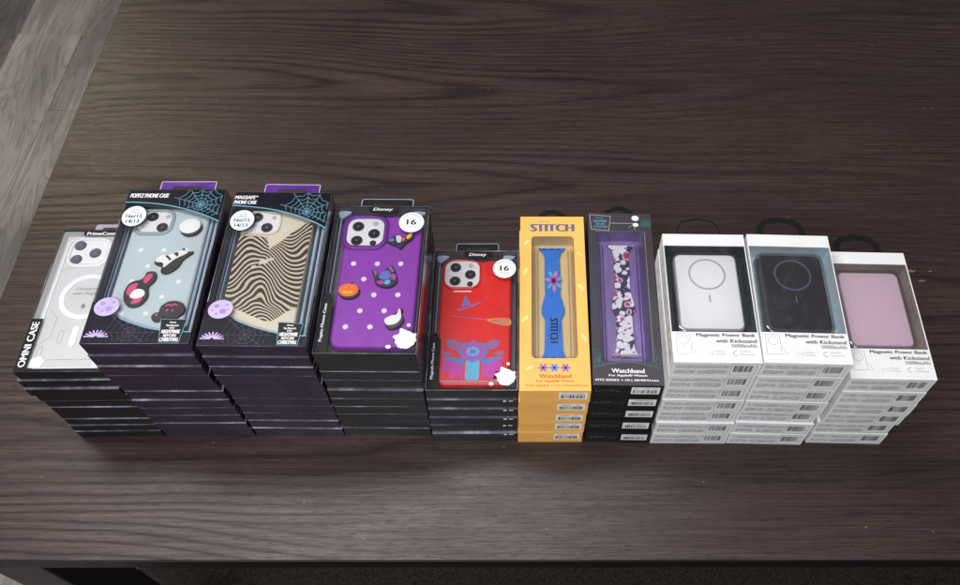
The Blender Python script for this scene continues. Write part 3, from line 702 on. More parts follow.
r, t, w_, l_, n = night_box('charm', [('POPITZ PHONE CASE', .32, 17.45, 4.3, 17.98)], (1.35, 15.0),
    [(0, 16.85), (4.42, 16.44), (7.36, 15.61), (10.12, 14.35)], [(0, 4.66), (2.76, 2.95), (5.22, 1.92), (7.3, 1.46), (10.1, 1.3)],
    [(7.02, 2.65), (9.45, 2.58), (9.2, .12), (7.35, .12)], (1.5, 4.05), (7.8, 16.55))
tag(r, 'dark box with webs, a round sticker and pale grey case, topping the second stack', 'box', 'violet boxes in the second stack')
c_, off = thing('phone_case', 'pale grey phone case with white dots and four charms, in the second stack', 'phone case', r, (1.2, .5, t-1.5), 'phone cases in the top boxes')
z1 = t-.62
pn = case_body(c_, off, 1.15, .6, 8.85, 16.55, t-1.5, z1, 1.1, 'pale', 'pale_dk', (1.65, 13.35, 5.0, 16.0), lip=.18)
for p in ((3.0, 15.35), (4.25, 13.98)): lens(pn, off, p[0], p[1], z1+.03, .58)
m = MB(off); m.prism(circ(4.55, 15.4, .26, 16), z1+.03, z1+.045); m.build('flash', 'ring_grey', pn)
holes(c_, off, [(2.73, 11.16), (5.06, 11.16), (7.37, 11.15), (3.92, 9.22), (2.81, 7.4), (5.03, 7.39), (7.38, 7.34), (6.15, 5.56), (5.04, 3.65), (2.74, 3.65)], z1+.002)
charm(c_, off, [(circ(7.3, 13.8, 1.12, 26, 1.02, .2), 'charm_black'), (circ(7.2, 13.95, 1.08, 26, .95, .2), 'charm_white')], z1)
charm(c_, off, [(smooth_closed([(4.6, 9.4), (5.0, 10.2), (5.9, 10.3), (7.2, 11.2), (7.0, 10.6), (8.2, 10.8), (7.4, 9.9), (7.0, 8.9), (6.2, 8.2), (5.5, 8.3), (5.4, 9.0)], 4), 'charm_black'),
    (smooth_closed([(4.7, 9.55), (5.1, 10.25), (5.9, 10.35), (7.0, 10.9), (7.7, 10.6), (6.6, 9.8), (5.7, 8.8), (5.5, 9.3)], 4), 'charm_white'), ([(5.5, 10.2), (5.8, 10.28), (6.3, 9.75), (6.1, 9.6)], 'charm_black'), ([(6.3, 10.5), (6.7, 10.68), (6.9, 10.25), (6.7, 10.1)], 'charm_black')], z1)
charm(c_, off, [(smooth_closed([(2.5, 6.1), (2.9, 7.1), (3.9, 7.5), (4.2, 8.3), (5.0, 8.3), (5.2, 7.4), (4.7, 6.6), (4.9, 5.5), (4.4, 4.5), (3.4, 4.3), (2.7, 5.0)], 4), 'charm_black'),
    (smooth_closed([(2.75, 6.0), (3.0, 6.7), (3.7, 6.9), (3.5, 6.1), (3.1, 5.5)], 4), 'pink'), (smooth_closed([(4.1, 7.5), (4.5, 8.05), (4.9, 7.8), (4.6, 7.1), (4.3, 6.9)], 4), 'pink'),
    (smooth_closed([(3.5, 4.55), (4.3, 4.7), (4.5, 5.3), (3.8, 5.2)], 4), 'pink'), (smooth_closed([(3.2, 5.4), (3.6, 6.2), (4.4, 6.1), (4.6, 5.5), (3.9, 5.1)], 4), 'charm_white')], z1)
charm(c_, off, [(circ(7.6, 3.95, 1.22, 26, 1.0, 0, .02), 'charm_black'), ([(6.9, 4.35), (7.2, 4.55), (7.5, 4.4), (7.8, 4.6), (8.1, 4.4), (8.1, 4.25), (7.8, 4.42), (7.5, 4.2), (7.2, 4.38), (6.95, 4.2)], 'pink'), (circ(7.2, 3.8, .14, 10), 'pink'), (circ(7.75, 3.75, .13, 10), 'pink')], z1)
charm(c_, off, [(circ(6.35, 3.15, .55, 20, .5), 'charm_black'), (circ(6.3, 3.3, .16, 10), 'pink')], z1)
night_low('charm', 'pale grey case', 'violet boxes in the second stack')

r, t, w_, l_, n = night_box('wave', [('MAGSAFE', .12, 17.55, 2.25, 18.0), ('\u00ae', 2.3, 17.8, 2.5, 18.0), ('PHONE CASE', .12, 16.9, 2.45, 17.35)], (1.42, 14.75),
    [(0, 16.71), (3.89, 16.27), (7.7, 15.15), (10.12, 13.85)], [(0, 4.88), (3.12, 2.84), (5.36, 1.95), (7.5, 1.42), (10.1, 1.18)],
    [(7.25, 2.6), (9.6, 2.45), (9.4, .12), (7.5, .12)], (1.45, 4.0), (7.85, 15.95))
tag(r, 'dark box with webs and a wavy striped case, topping the third stack', 'box', 'violet boxes in the third stack')
c_, off = thing('phone_case', 'cream phone case printed with brown wavy stripes, in the third stack', 'phone case', r, (1.2, .5, t-1.5), 'phone cases in the top boxes')
pn = case_body(c_, off, 1.2, .6, 8.6, 16.6, t-1.5, z1, 1.1, 'cream', 'cream', (1.6, 13.5, 5.1, 16.2), lip=.1)
for p in ((2.68, 15.55), (3.9, 14.25)): lens(pn, off, p[0], p[1], z1+.03, .6)
m = MB(off); m.prism(circ(4.45, 15.55, .24, 16), z1+.03, z1+.045); m.build('flash', 'ring_grey', pn)
m = MB(off)
o = [(1.3, 4.9), (2.5, 4.5), (4.2, 3.7), (5.6, 3.1), (6.2, 3.05), (6.9, 3.5), (7.6, 4.2), (8.52, 4.5), (8.52, 15.3), (7.9, 14.9), (7.0, 14.2), (5.8, 12.7), (4.6, 11.6), (4.35, 12.4), (4.1, 13.05), (3.2, 13.2), (1.3, 13.2)]
m.sheet(o, z1+.006); m.build('stripe_print', 'zebra', c_)
m = MB(off)
for cxx, cyy, rr_ in ((2.5, 11.6, .28), (4.3, 10.0, .5), (5.0, 10.3, .3), (3.4, 9.4, .25)): m.prism(circ(cxx, cyy, rr_, 10, rr_*.6, .4, .35), z1+.008, z1+.012)
m.build('cream_patch', 'cream', c_)
night_low('wave', 'wavy striped case', 'violet boxes in the third stack')

# =================================================================== 4/5  clear fronted charm / printed case boxes
def clear_box(key, strip_text, badge, disney, tabu, patch):
    x, y, a, w_, l_, H, dx, dy, n = ST[key]; t = H/n; loc, rz = place(key, 0)
    r = empty('phone_case_box', loc, rz); shell(r, w_, l_, t, 'smoke_card', tray='tray_dark', depth=1.5)
    rd = MB()
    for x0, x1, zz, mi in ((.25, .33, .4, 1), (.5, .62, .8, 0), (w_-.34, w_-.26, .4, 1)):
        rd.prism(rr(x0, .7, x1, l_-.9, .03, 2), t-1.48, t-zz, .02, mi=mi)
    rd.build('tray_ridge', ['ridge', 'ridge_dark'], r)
    cs = MB(); 
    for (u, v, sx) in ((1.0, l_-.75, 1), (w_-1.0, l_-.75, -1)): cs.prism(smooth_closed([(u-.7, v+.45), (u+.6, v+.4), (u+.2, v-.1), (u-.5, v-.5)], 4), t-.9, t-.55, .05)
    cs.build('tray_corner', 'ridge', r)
    m = MB(); m.prism([(.12, .15), (1.32, .15), (1.3, 6.0), (1.02, 6.55), (.55, 6.95), (.1, 6.2)], t+.002, t+.008); st = m.build('side_strip', 'black', r)
    word(st, strip_text, .42, 1.3, .78, 5.6, t+.014, 'white_ink', bold=.012, rot=90)
    dm = MB(); u0, v0, u1, v1 = disney; o = smooth_closed([(u0-.7, l_-.06), (u0-.25, v0-.2), ((u0+u1)/2, v0-.42), (u1+.25, v0-.2), (u1+.7, l_-.06)], 5)
    dm.sheet([(u0-.6, l_-.05), (u0-.45, v0), (u0+.2, v0-.3), (u1-.2, v0-.3), (u1+.45, v0), (u1+.6, l_-.05)], t+.003); dp = dm.build('brand_panel', 'black', r)
    word(dp, 'Disney', u0, v0, u1, v1, t+.012, 'white_ink', bold=.005, shear=.2)
    bx, by, br = badge
    bd = MB(); bd.prism(circ(bx, by, br, 32), t+.004, t+.012); bg_ = bd.build('round_sticker', 'matte_white', r)
    word(bg_, '16', bx-.48, by-.32, bx+.48, by+.38, t+.02, 'ink', bold=.014)
    ds = MB()
    for k in range(11):
        aa = math.radians(145-k*11); ds.sheet(circ(bx+br*.78*math.cos(aa), by+br*.78*math.sin(aa), .075, 6), t+.018)
    for k in range(7): ds.sheet(rr(bx-.5+k*.15, by-.68, bx-.4+k*.15, by-.56), t+.018)
    ds.build('sticker_print', 'light_ink', bg_)
    pm_ = MB()
    for j, o in enumerate(patch): pm_.prism(o, t+.003+.004*j, t+.009+.004*j)
    pm_.build('corner_print', 'matte_white', r)
    tb = euro_tab(r, tabu[0], tabu[1], l_, t-1.0, 1.75, 'hanger', r=.3)
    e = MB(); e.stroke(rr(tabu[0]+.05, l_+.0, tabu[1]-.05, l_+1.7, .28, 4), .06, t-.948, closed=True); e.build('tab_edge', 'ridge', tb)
    return r, t, w_, l_, n
def clear_low(key, stackname, group, tabu):
    x, y, a, w_, l_, H, dx, dy, n = ST[key]; t = H/n; low = None
    for k in range(1, n):
        loc, rz = place(key, k)
        if low is None:
            low = empty('phone_case_box', loc, rz); lower_box(low, w_, l_, t, 'smoke_card'); euro_tab(low, tabu[0], tabu[1], l_, t*.5, 1.5, 'hanger'); q = low
            wp = MB()
            for (u, zz) in ((1.4, .9), (4.6, .7), (8.0, .9)):
                for s_ in range(3):
                    wp.layer = 0; P = [(u+.5*i+s_*.13, zz+.45*math.sin(i*1.3+s_*1.1+u)) for i in range(5)]
                    base = len(wp.bm.verts); wp.stroke(P, .03, 0)
            for vv in wp.bm.verts: vv.co = Vector((vv.co.x, -.006*S, vv.co.y))
            wp.build('swirl_print', 'swirl', low)
            if key == 'red':
                wq = MB(); wq.vbox(w_-1.5, w_-1.15, -.02, t-.45, t-.12); wq.vbox(w_-.9, w_-.45, -.02, t-.36, t-.14); wq.build('corner_print', 'matte_white', low)
        else: q = copy_tree(low); q.location = Vector(loc)*S; q.rotation_euler.z = rz
        tag(q, ('glossy black box, %s from the top, in the stack under the %s' % (ORD[k], stackname)) if k < n-1 else 'glossy black box on the table at the bottom of the %s stack' % stackname, 'box', group)
M['swirl'] = pm('faint_swirl', srgb(58, 56, 62), .4, .4, .3, 80)
def splash(u, v, s):
    """white paint splat with drops, bleeding off the lower right corner"""
    o = []; rd = random.Random(4)
    for k in range(22):
        a = 2*PI*k/22; q = s*(1.0+(.34 if rd.random() < .38 else -.1)*rd.uniform(.2, 1)); o.append((min(u+q*math.cos(a), u+s*1.02), max(v+q*math.sin(a), v-s*1.3)))
    return [smooth_closed(o, 3), circ(u-1.5*s, v-.75*s, .26*s, 12, .2*s), circ(u+.2*s, v+1.55*s, .18*s, 12)]
w4 = ST['purple'][3]
r, t, w_, l_, n = clear_box('purple', 'Popits Phone Case', (8.2, 15.78, 1.32), (4.0, 17.2, 6.1, 17.68), (2.4, 8.05), splash(8.75, 1.55, 1.05))
tag(r, 'clear fronted box with a vivid purple case and round 16 sticker, topping the fourth stack', 'box', 'glossy black boxes in the fourth stack')
c_, off = thing('phone_case', 'vivid purple phone case with white dots, pumpkin and other charms, in the fourth stack', 'phone case', r, (1.3, .8, t-1.4), 'phone cases in the top boxes')
z1 = t-.55
pn = case_body(c_, off, 1.25, 1.0, 9.35, 17.05, t-1.4, z1, 1.1, 'purple', 'purple_dk', (1.45, 13.05, 5.3, 16.6), lip=.26, lipmat='purple_dk')
for q_ in ((2.55, 15.55, .62), (4.3, 14.62, .62), (2.58, 13.72, .62), (4.3, 13.4, .34)): lens(pn, off, q_[0], q_[1], z1+.03, q_[2])
m = MB(off); m.prism(circ(4.35, 15.95, .3, 16), z1+.03, z1+.045); m.build('flash', 'ring_grey', pn)
holes(c_, off, [(2.59, 10.8), (5.03, 10.8), (7.44, 10.82), (3.85, 8.9), (5.07, 7.0), (7.48, 7.02), (3.88, 5.12), (6.29, 5.14), (2.68, 3.27), (5.08, 3.28)], z1+.002, .27)
charm(c_, off, [(circ(2.6, 7.25, 1.08, 26, .85, 0, .03), 'charm_black'), (circ(2.55, 7.36, 1.02, 26, .78, 0, .03), 'orange'), (circ(2.55, 7.36, .38, 16, .72), 'orange'),
    ([(2.1, 7.6), (2.35, 7.6), (2.22, 7.8)], 'yellow'), ([(2.75, 7.6), (3.0, 7.6), (2.87, 7.8)], 'yellow'), ([(1.9, 7.15), (2.2, 7.25), (2.5, 7.1), (2.8, 7.25), (3.15, 7.15), (2.8, 6.92), (2.5, 6.98), (2.2, 6.92)], 'yellow'), (rr(2.7, 8.05, 2.9, 8.3, .05, 2), 'charm_black')], z1)
# abstract winged charm, no figure
charm(c_, off, [(smooth_closed([(4.6, 9.9), (5.3, 9.3), (6.0, 9.9), (6.6, 10.4), (7.1, 9.4), (7.3, 8.5), (6.8, 7.9), (6.0, 7.8), (5.2, 8.2), (4.9, 9.0)], 5), 'charm_black'),
    (smooth_closed([(5.5, 9.3), (6.1, 9.75), (6.5, 9.5), (6.6, 8.9), (6.0, 8.6), (5.5, 8.8)], 5), 'blue_art'), (smooth_closed([(5.3, 8.4), (5.9, 8.5), (6.0, 8.1), (5.5, 8.1)], 4), 'magenta'),
    (smooth_closed([(6.7, 9.3), (7.1, 9.2), (7.1, 8.6), (6.7, 8.7)], 4), 'magenta'), (smooth_closed([(6.1, 8.5), (6.6, 8.6), (6.6, 8.1), (6.1, 8.05)], 4), 'cyan_art'), (smooth_closed([(4.75, 9.8), (5.2, 9.4), (5.1, 9.0), (4.95, 9.3)], 4), 'mauve'),
    (smooth_closed([(6.3, 10.1), (6.6, 10.15), (6.9, 9.6), (6.6, 9.6)], 4), 'mauve')], z1)
charm(c_, off, [(smooth_closed([(5.7, 13.6), (6.4, 14.1), (6.9, 14.3), (7.6, 14.1), (8.4, 14.6), (8.5, 14.0), (7.8, 13.3), (7.3, 12.6), (6.8, 12.9), (6.2, 13.2)], 5), 'charm_black'),
    (smooth_closed([(5.9, 13.6), (6.4, 13.85), (6.6, 13.5), (6.2, 13.4)], 4), 'blue_art'), (smooth_closed([(6.7, 14.1), (7.2, 14.1), (7.3, 13.4), (6.9, 13.3)], 4), 'badge'), (smooth_closed([(7.8, 14.1), (8.3, 14.5), (8.3, 14.0), (7.9, 13.7)], 4), 'yellow'), (smooth_closed([(7.3, 13.9), (7.7, 13.8), (7.5, 13.4)], 4), 'orange')], z1)
charm(c_, off, [(smooth_closed([(6.5, 3.9), (7.1, 4.3), (7.7, 4.5), (7.9, 5.2), (8.2, 5.1), (8.1, 4.6), (8.4, 4.0), (8.0, 3.2), (7.2, 2.9), (6.7, 3.2)], 5), 'charm_black'),
    (smooth_closed([(6.5, 4.0), (7.1, 4.4), (7.6, 4.55), (7.8, 5.2), (8.0, 4.9), (8.1, 4.1), (7.7, 3.5), (7.0, 3.3), (6.6, 3.5)], 5), 'charm_white')], z1)
clear_low('purple', 'purple case', 'glossy black boxes in the fourth stack', (2.4, 8.05))

r, t, w_, l_, n = clear_box('red', 'Magsafe Phone Case', (8.0, 15.28, 1.3), (3.9, 16.9, 5.9, 17.4), (2.3, 7.3), splash(8.35, 1.5, 1.02))
tag(r, 'clear fronted box with a bright red case, topping the fifth stack', 'box', 'glossy black boxes in the fifth stack')
c_, off = thing('phone_case', 'bright red phone case with broom and winged print, in the fifth stack', 'phone case', r, (1.0, .8, t-1.4), 'phone cases in the top boxes')
pn = case_body(c_, off, .85, .85, 8.8, 16.85, t-1.4, z1, 1.1, 'red', 'red_dk', (1.25, 13.05, 5.15, 16.65), lip=.12)
for q_ in ((2.42, 15.75, .62), (4.12, 14.78, .62), (2.42, 13.9, .62), (4.12, 13.5, .34)): lens(pn, off, q_[0], q_[1], z1+.03, q_[2])
m = MB(off); m.prism(circ(4.15, 16.0, .3, 16), z1+.03, z1+.045); m.build('flash', 'ring_grey', pn)
m = MB(off); m.prism(rr(2.3, 12.45, 4.3, 12.62, .08, 3), z1+.004, z1+.01); m.build('label_bar', 'white', c_)
br = MB(off)   # witch's broom print
br.sheet([(2.2, 9.35), (2.2, 9.25), (6.4, 8.75), (6.4, 8.88)], z1+.006, 1); br.sheet(smooth_closed([(6.2, 8.9), (7.3, 9.05), (8.65, 8.95), (8.7, 8.1), (7.4, 8.25), (6.2, 8.7)], 5), z1+.008, 0)
for k in range(5): br.stroke([(6.6, 8.78-.02*k), (8.6, 8.85-.17*k)], .035, z1+.01, 1)
br.build('broom_print', ['straw', 'mauve'], c_)
ht = MB(off); ht.sheet([(3.3, 10.5), (4.4, 10.8), (3.6, 12.0)], z1+.006, 0); ht.sheet(smooth_closed([(3.0, 10.2), (3.9, 10.45), (5.2, 11.1), (5.3, 10.95), (4.2, 10.4), (3.0, 10.0)], 4), z1+.008, 0); ht.sheet(circ(3.95, 10.75, .3, 12, .2), z1+.010, 1)
ht.build('pointed_hat_print', ['blue_art', 'magenta'], c_)
ab = MB(off)   # plain winged shape in the same colours, no figure
ab.stroke([(1.4, 1.3), (8.0, 1.3)], .12, z1+.01, 3)
for s_ in (1, -1):
    X = lambda u: 4.75+s_*u
    ab.sheet([(X(1.0), 3.5), (X(3.3), 4.1), (X(3.05), 3.2), (X(3.35), 2.3), (X(2.5), 2.5), (X(2.2), 1.5), (X(1.4), 2.0), (X(1.0), 1.4)], z1+.006, 0)
    ab.sheet([(X(.9), 3.9), (X(2.6), 4.3), (X(3.35), 4.15), (X(2.2), 3.6), (X(1.0), 3.2)], z1+.009, 1)
    ab.sheet(smooth_closed([(X(1.2), 5.6), (X(2.0), 6.3), (X(2.9), 6.2), (X(2.6), 5.4), (X(1.8), 5.1)], 4), z1+.006, 2); ab.sheet([(X(1.9), 4.6), (X(3.3), 5.0), (X(3.2), 4.4)], z1+.006, 2)
ab.sheet(rr(4.0, 1.45, 5.5, 3.9, .3, 4), z1+.012, 3)
for k_, (ra, mi_) in enumerate(((1.75, 1), (1.25, 0), (.8, 3), (.4, 1))):
    ab.sheet([(4.75+ra*(1 if q % 2 == 0 else .8)*math.cos(q*PI/8), 4.85+ra*.8*(1 if q % 2 == 0 else .8)*math.sin(q*PI/8)) for q in range(16)], z1+.015+.003*k_, mi_)
ab.build('winged_print', ['magenta', 'blue_art', 'mauve', 'cyan_art'], c_)
clear_low('red', 'red case', 'glossy black boxes in the fifth stack', (2.3, 7.3))

# =================================================================== 6/7  watchband boxes
def carton_window(root, w_, l_, t, win, mats, depth, traymat, draft=.15):
    """card carton with an opening in its lid and a moulded tray inside"""
    o = rr(0, 0, w_, l_); u0, v0, u1, v1, rc = win
    # lid split so that outer and inner outlines have the same number of points
    inn = rr(u0, v0, u1, v1, rc, 5) if rc else rr(u0, v0, u1, v1)
    if rc:
        out = []
        for (cx_, cy_) in ((0, 0), (w_, 0), (w_, l_), (0, l_)): out += [(cx_, cy_)]*6
        # spread duplicates a hair so faces stay valid
        out = [(x+(0 if i % 6 in (2, 3) else 0), y) for i, (x, y) in enumerate(out)]
    else: out = o
    c = MB()
    a = c.loop(o, 0); b = c.loop(o, t); c.cap(a, 0, True)
    for i in range(4): c.face([a[i], a[(i+1) % 4], b[(i+1) % 4], b[i]], 1 if i == 0 and len(mats) > 1 else 0)
    ib = c.loop(inn, t)
    n = len(inn)
    if rc:
        for q in range(4):
            for k in range(5): c.face([b[q], ib[q*6+k+1], ib[q*6+k]], 0)
            nq = (q+1) % 4; c.face([b[q], b[nq], ib[nq*6], ib[q*6+5]], 0)
    else:
        for i in range(4): c.face([b[i], b[(i+1) % 4], ib[(i+1) % 4], ib[i]], 0)
    il = c.loop(inn, t-.12); c.wall(ib, il, 0) if False else c.wall(il, ib, 0)
    for f in c.bm.faces: pass
    bmesh.ops.recalc_face_normals(c.bm, faces=c.bm.faces[:])
    body = c.build('carton', mats, root, bevel=.035)
    tr = MB(); a = tr.loop(inset(inn, -.02), t-.121); b = tr.loop(inset(inn, draft), t-depth); tr.wall(b, a); tr.cap(b); tray = tr.build('tray', traymat, root)
    f_ = MB(); f_.sheet(inset(inn, -.04), t-.06); f_.build('window_film', 'film', root)
    return body, tray
def band_outline():
    L = [(2.06, 18.62), (2.55, 18.1), (2.78, 17.3), (2.72, 14.5), (2.78, 12.4), (2.36, 10.6), (2.36, 10.0), (2.72, 9.2), (2.68, 6.8), (2.62, 5.2), (2.42, 4.55), (2.12, 4.2)]
    R = [(7.24-u-.02, v) for u, v in L]
    return [(a, b) for a, b in L]+[(a, b) for a, b in R[::-1]]
def watch_box(key, cmats, win, traymat, ridgemat):
    x, y, a, w_, l_, H, dx, dy, n = ST[key]; t = H/n; loc, rz = place(key, 0)
    r = empty('watchband_box', loc, rz); body, tray = carton_window(r, w_, l_, t, win, cmats, 1.5, traymat, .12)
    u0, v0, u1, v1, rc = win
    rg_ = MB()
    for x0, x1, zz in ((u0+.28, u0+.36, 1.0), (u0+.62, u0+.70, 1.2), (u1-.70, u1-.62, 1.2), (u1-.36, u1-.28, 1.0)): rg_.prism(rr(x0, v0+.8, x1, v1-1.0, .03, 2), t-1.49, t-zz, .02)
    rg_.build('tray_ridge', ridgemat, tray)
    hook(r, [(2.0, l_-.1), (2.3, l_+1.0), (3.3, l_+1.6), (4.1, l_+1.6), (5.1, l_+1.0), (5.4, l_-.1)], t-1.2, .6)
    return r, t, w_, l_, n
def end_label(root, w_, t, sx, paper, ink, small, ysm, dens=.8):
    """barcode sticker and small print on the front end of a carton"""
    s = MB(); s.vbox(sx, w_-.32, -.012, t*.30, t*.86); st = s.build('barcode_label', paper, root)
    b = MB(); barcode(b, sx+.2, w_-.55, -.022, t*.38, t*.64); dashes(b, sx+.25, w_-.6, (t*.73, ), -.022, .12, dens=.7); b.build('barcode', 'ink', st)
    d = MB(); dashes(d, .35, sx-.5, ysm, -.012, .07, dens=dens); d.build('small_print', small, root)
def watch_low(key, cmats, paper, small, who, group, col):
    x, y, a, w_, l_, H, dx, dy, n = ST[key]; t = H/n; low = None
    for k in range(1, n):
        loc, rz = place(key, k)
        if low is None:
            low = empty('watchband_box', loc, rz); c = MB(); c.box(0, w_, 0, l_, .012, t-.012); c.build('carton', cmats[0] if len(cmats) < 2 else [cmats[1]], low, bevel=.05)
            end_label(low, w_, t, w_*.555, paper, 'ink', small, (t*.62, t*.50)); hook(low, [(2.15, l_-.1), (2.45, l_+.4), (3.6, l_+.8), (5.0, l_+.4), (5.3, l_-.1)], t-1.3, .5); q = low
        else: q = copy_tree(low); q.location = Vector(loc)*S; q.rotation_euler.z = rz
        tag(q, ('%s box end with barcode, %s from the top of the %s stack' % (col, ORD[k], who)) if k < n-1 else '%s box end with barcode, on the table at the bottom of the %s stack' % (col, who), 'box', group)

r, t, w_, l_, n = watch_box('amber', ['gold_carton'], (1.28, 3.75, 6.08, 19.5, .45), 'gold_tray', 'gold_shade')
tag(r, 'amber yellow watchband box with a long window, topping the sixth stack', 'box', 'amber watchband boxes')
word(r, 'STITCH', 1.25, 20.15, 6.1, 21.2, t+.012, 'slate_ink', bold=.03); word(r, 'Disney', 2.1, 21.42, 3.4, 21.68, t+.012, 'slate_ink')
word(r, 'Watchband', 2.05, 1.42, 5.3, 1.9, t+.012, 'rust_ink', bold=.012); word(r, 'For Apple\u00ae Watch', 1.75, .92, 5.55, 1.24, t+.012, 'rust_ink', bold=.015); word(r, 'FITS SERIES 1-10 | 42/44/45mm', .72, .40, 6.95, .68, t+.012, 'rust_ink', bold=.01)
end_label(r, w_, t, w_*.555, 'label', 'ink', 'gold_shade', (t*.62, t*.50))
m = MB(); 
for (u, v, s_, an) in ((.55, 8.5, .9, .8), (6.7, 12.5, 1.0, 2.2), (.6, 14.6, .9, 1.1), (6.8, 6.2, .9, 2.0), (.7, 18.6, .8, .9), (6.65, 17.0, .7, 2.3), (1.0, 2.6, .8, .5)):
    o = circ(u, v, s_*.62, 12, s_*.22, an); o = [(min(max(p[0], .06), w_-.06), p[1]) for p in o]
    o = [(p[0] if not (1.2 < p[0] < 6.15) or p[1] < 3.6 else (1.2 if u < 3 else 6.15), p[1]) for p in o]; m.layer += 1; m.sheet(o, t+.003+.001*m.layer)
M['leaf'] = pm('pale_leaf_print', srgb(246, 204, 132), .42, .4, .05, 60); m.build('leaf_print', 'leaf', r)
c_, off = thing('watchband', 'blue silicone watchband lettered in navy, inside the amber box', 'watchband', r, (3.6, 11.4, t-1.35), 'watchbands in the top boxes')
m = MB(off); m.prism(band_outline(), t-1.38, t-1.12, .05); m.build('strap', 'blue', c_)
word(c_, 'STITCH', 3.25, 6.2, 4.1, 9.2, t-1.108, 'navy', off, bold=.018, rot=-90); word(c_, 'Disney', 4.2, 7.6, 4.4, 8.4, t-1.108, 'navy', off, rot=-90)
m = MB(off); zz = t-1.112
for k_ in range(7):
    aa = 2*PI*k_/7+.3; m.prism(circ(3.75+.62*math.cos(aa), 14.1+1.0*math.sin(aa), .44, 12, .2, math.atan2(math.sin(aa)*1.0, math.cos(aa)*.62)), zz, zz+.003+.0012*k_, mi=0 if k_ % 2 else 1)
for k_, (q, mi_) in enumerate(((.42, 3), (.24, 2))): m.prism(circ(3.75, 14.1, q, 16, q*1.3), zz, zz+.016+.003*k_, mi=mi_)
m.build('floral_print', ['pink_art', 'cyan_art', 'navy', 'magenta'], c_)
m = MB()
for cu_ in (2.45, 3.6, 4.75):
    for k_ in range(6):
        aa = 2*PI*k_/6; m.prism(circ(cu_+.32*math.cos(aa), 2.62+.3*math.sin(aa), .24, 10, .13, aa), t+.003, t+.006+.0012*k_, mi=0 if cu_ == 3.6 else 1)
    m.prism(circ(cu_, 2.62, .14, 12), t+.003, t+.018, mi=2)
m.build('floral_print', ['blue_art', 'mauve', 'navy'], r)
for vv in (18.4, 4.35):
    for uu in (2.5, 3.3, 4.1):
        m = MB(off); m.prism(rr(uu, vv-.06, uu+.5, vv+.06, .04, 2), t-1.118, t-1.10); m.build('lug_clip', 'navy', c_)
watch_low('amber', ['gold_carton'], 'label', 'gold_shade', 'amber watchband', 'amber watchband boxes', 'amber')

r, t, w_, l_, n = watch_box('dark', ['charcoal', 'charcoal_side'], (.98, 2.75, 6.15, 19.5, .4), 'violet_tray', 'violet_ridge')
tag(r, 'charcoal watchband box with a violet tray, topping the seventh stack', 'box', 'charcoal watchband boxes')
word(r, 'Watchband', 2.0, 1.42, 5.35, 1.92, t+.012, 'white_ink', bold=.012); word(r, 'For Apple\u00ae Watch', 1.68, .95, 5.6, 1.27, t+.012, 'white_ink', bold=.015); word(r, 'FITS SERIES 1-10 | 38/40/41mm', .32, .42, 6.75, .72, t+.012, 'white_ink', bold=.015)
end_label(r, w_, t, w_*.555, 'label', 'ink', 'grey_ink', (t*.62, t*.50), .6)
M['moss'] = pm('dim_teal_line', srgb(66, 104, 104), .4, .4, .15, 80)
ar = lambda u: 1.75+.95*math.cos((u-3.55)/3.6*1.35)**1.0
m = MB(); m.stroke([(.1+.36*k, ar(.1+.36*k)-.02) for k in range(20)], .09, t+.004)
web(m, .7, 2.9, 9, (.35, .7, 1.05, 1.4), t+.006, .045, lambda u, v: .08 < u < w_-.1 and ar(u)+.02 < v and not (u > .93 and v > 2.7), 2)
web(m, 6.4, 2.9, 9, (.35, .7, 1.05, 1.4), t+.006, .045, lambda u, v: .08 < u < w_-.1 and ar(u)+.02 < v and not (u < 6.2 and v > 2.7), 6); m.build('web_print', 'moss', r)
m = MB(); m.stroke([(.35, 19.85), (2.35, 19.7), (2.6, 21.75), (.2, 21.95)], .06, t+.004, closed=True); m.stroke([(2.6, 20.75), (5.2, 20.75)], .045, t+.004); m.stroke([(4.6, 20.1), (5.3, 20.7), (5.3, 19.8)], .04, t+.004)
m.build('signboard_print', 'pale_line', r)
for body, u0, v0, u1, v1 in (('Disney', .9, 21.35, 1.8, 21.6), ('NIGHTMARE', .6, 20.85, 2.2, 21.2), ('BEFORE', .9, 20.5, 1.9, 20.75), ('CHRISTMAS', .6, 20.05, 2.2, 20.4)): word(r, body, u0, v0, u1, v1, t+.012, 'webteal', bold=.012)
m = MB(); m.sheet(circ(5.45, 21.5, .42, 16, .38), t+.004); m.sheet(circ(5.45, 20.55, .33, 16, .28), t+.004); m.build('disc_print', 'white_ink', r)
m = MB(); web(m, 6.6, 20.7, 8, (.2, .4, .6), t+.004, .06, lambda u, v: u < w_-.05, 3); m.build('web_print', 'moss', r)
m = MB(); m.stroke([(.8, 19.58), (6.4, 19.58), (6.4, 3.2)], .07, t+.004); m.build('frame_line', 'pale_line2' if 'pale_line2' in M else 'grey_ink', r)
c_, off = thing('watchband', 'watchband printed all over with white and pink shapes, inside the charcoal box', 'watchband', r, (3.6, 11.4, t-1.35), 'watchbands in the top boxes')
m = MB(off); m.prism([(u+.1, v-.2) for u, v in band_outline()], t-1.38, t-1.12, .05); m.build('strap', 'blobs', c_)
m = MB(off); m.prism(rr(2.2, 4.0, 5.3, 4.18, .06, 3), t-1.118, t-1.0, .03); m.build('lug_clip', 'ring_grey', c_)
watch_low('dark', ['charcoal', 'charcoal_side'], 'label', 'grey_ink', 'charcoal watchband', 'charcoal watchband boxes', 'black')

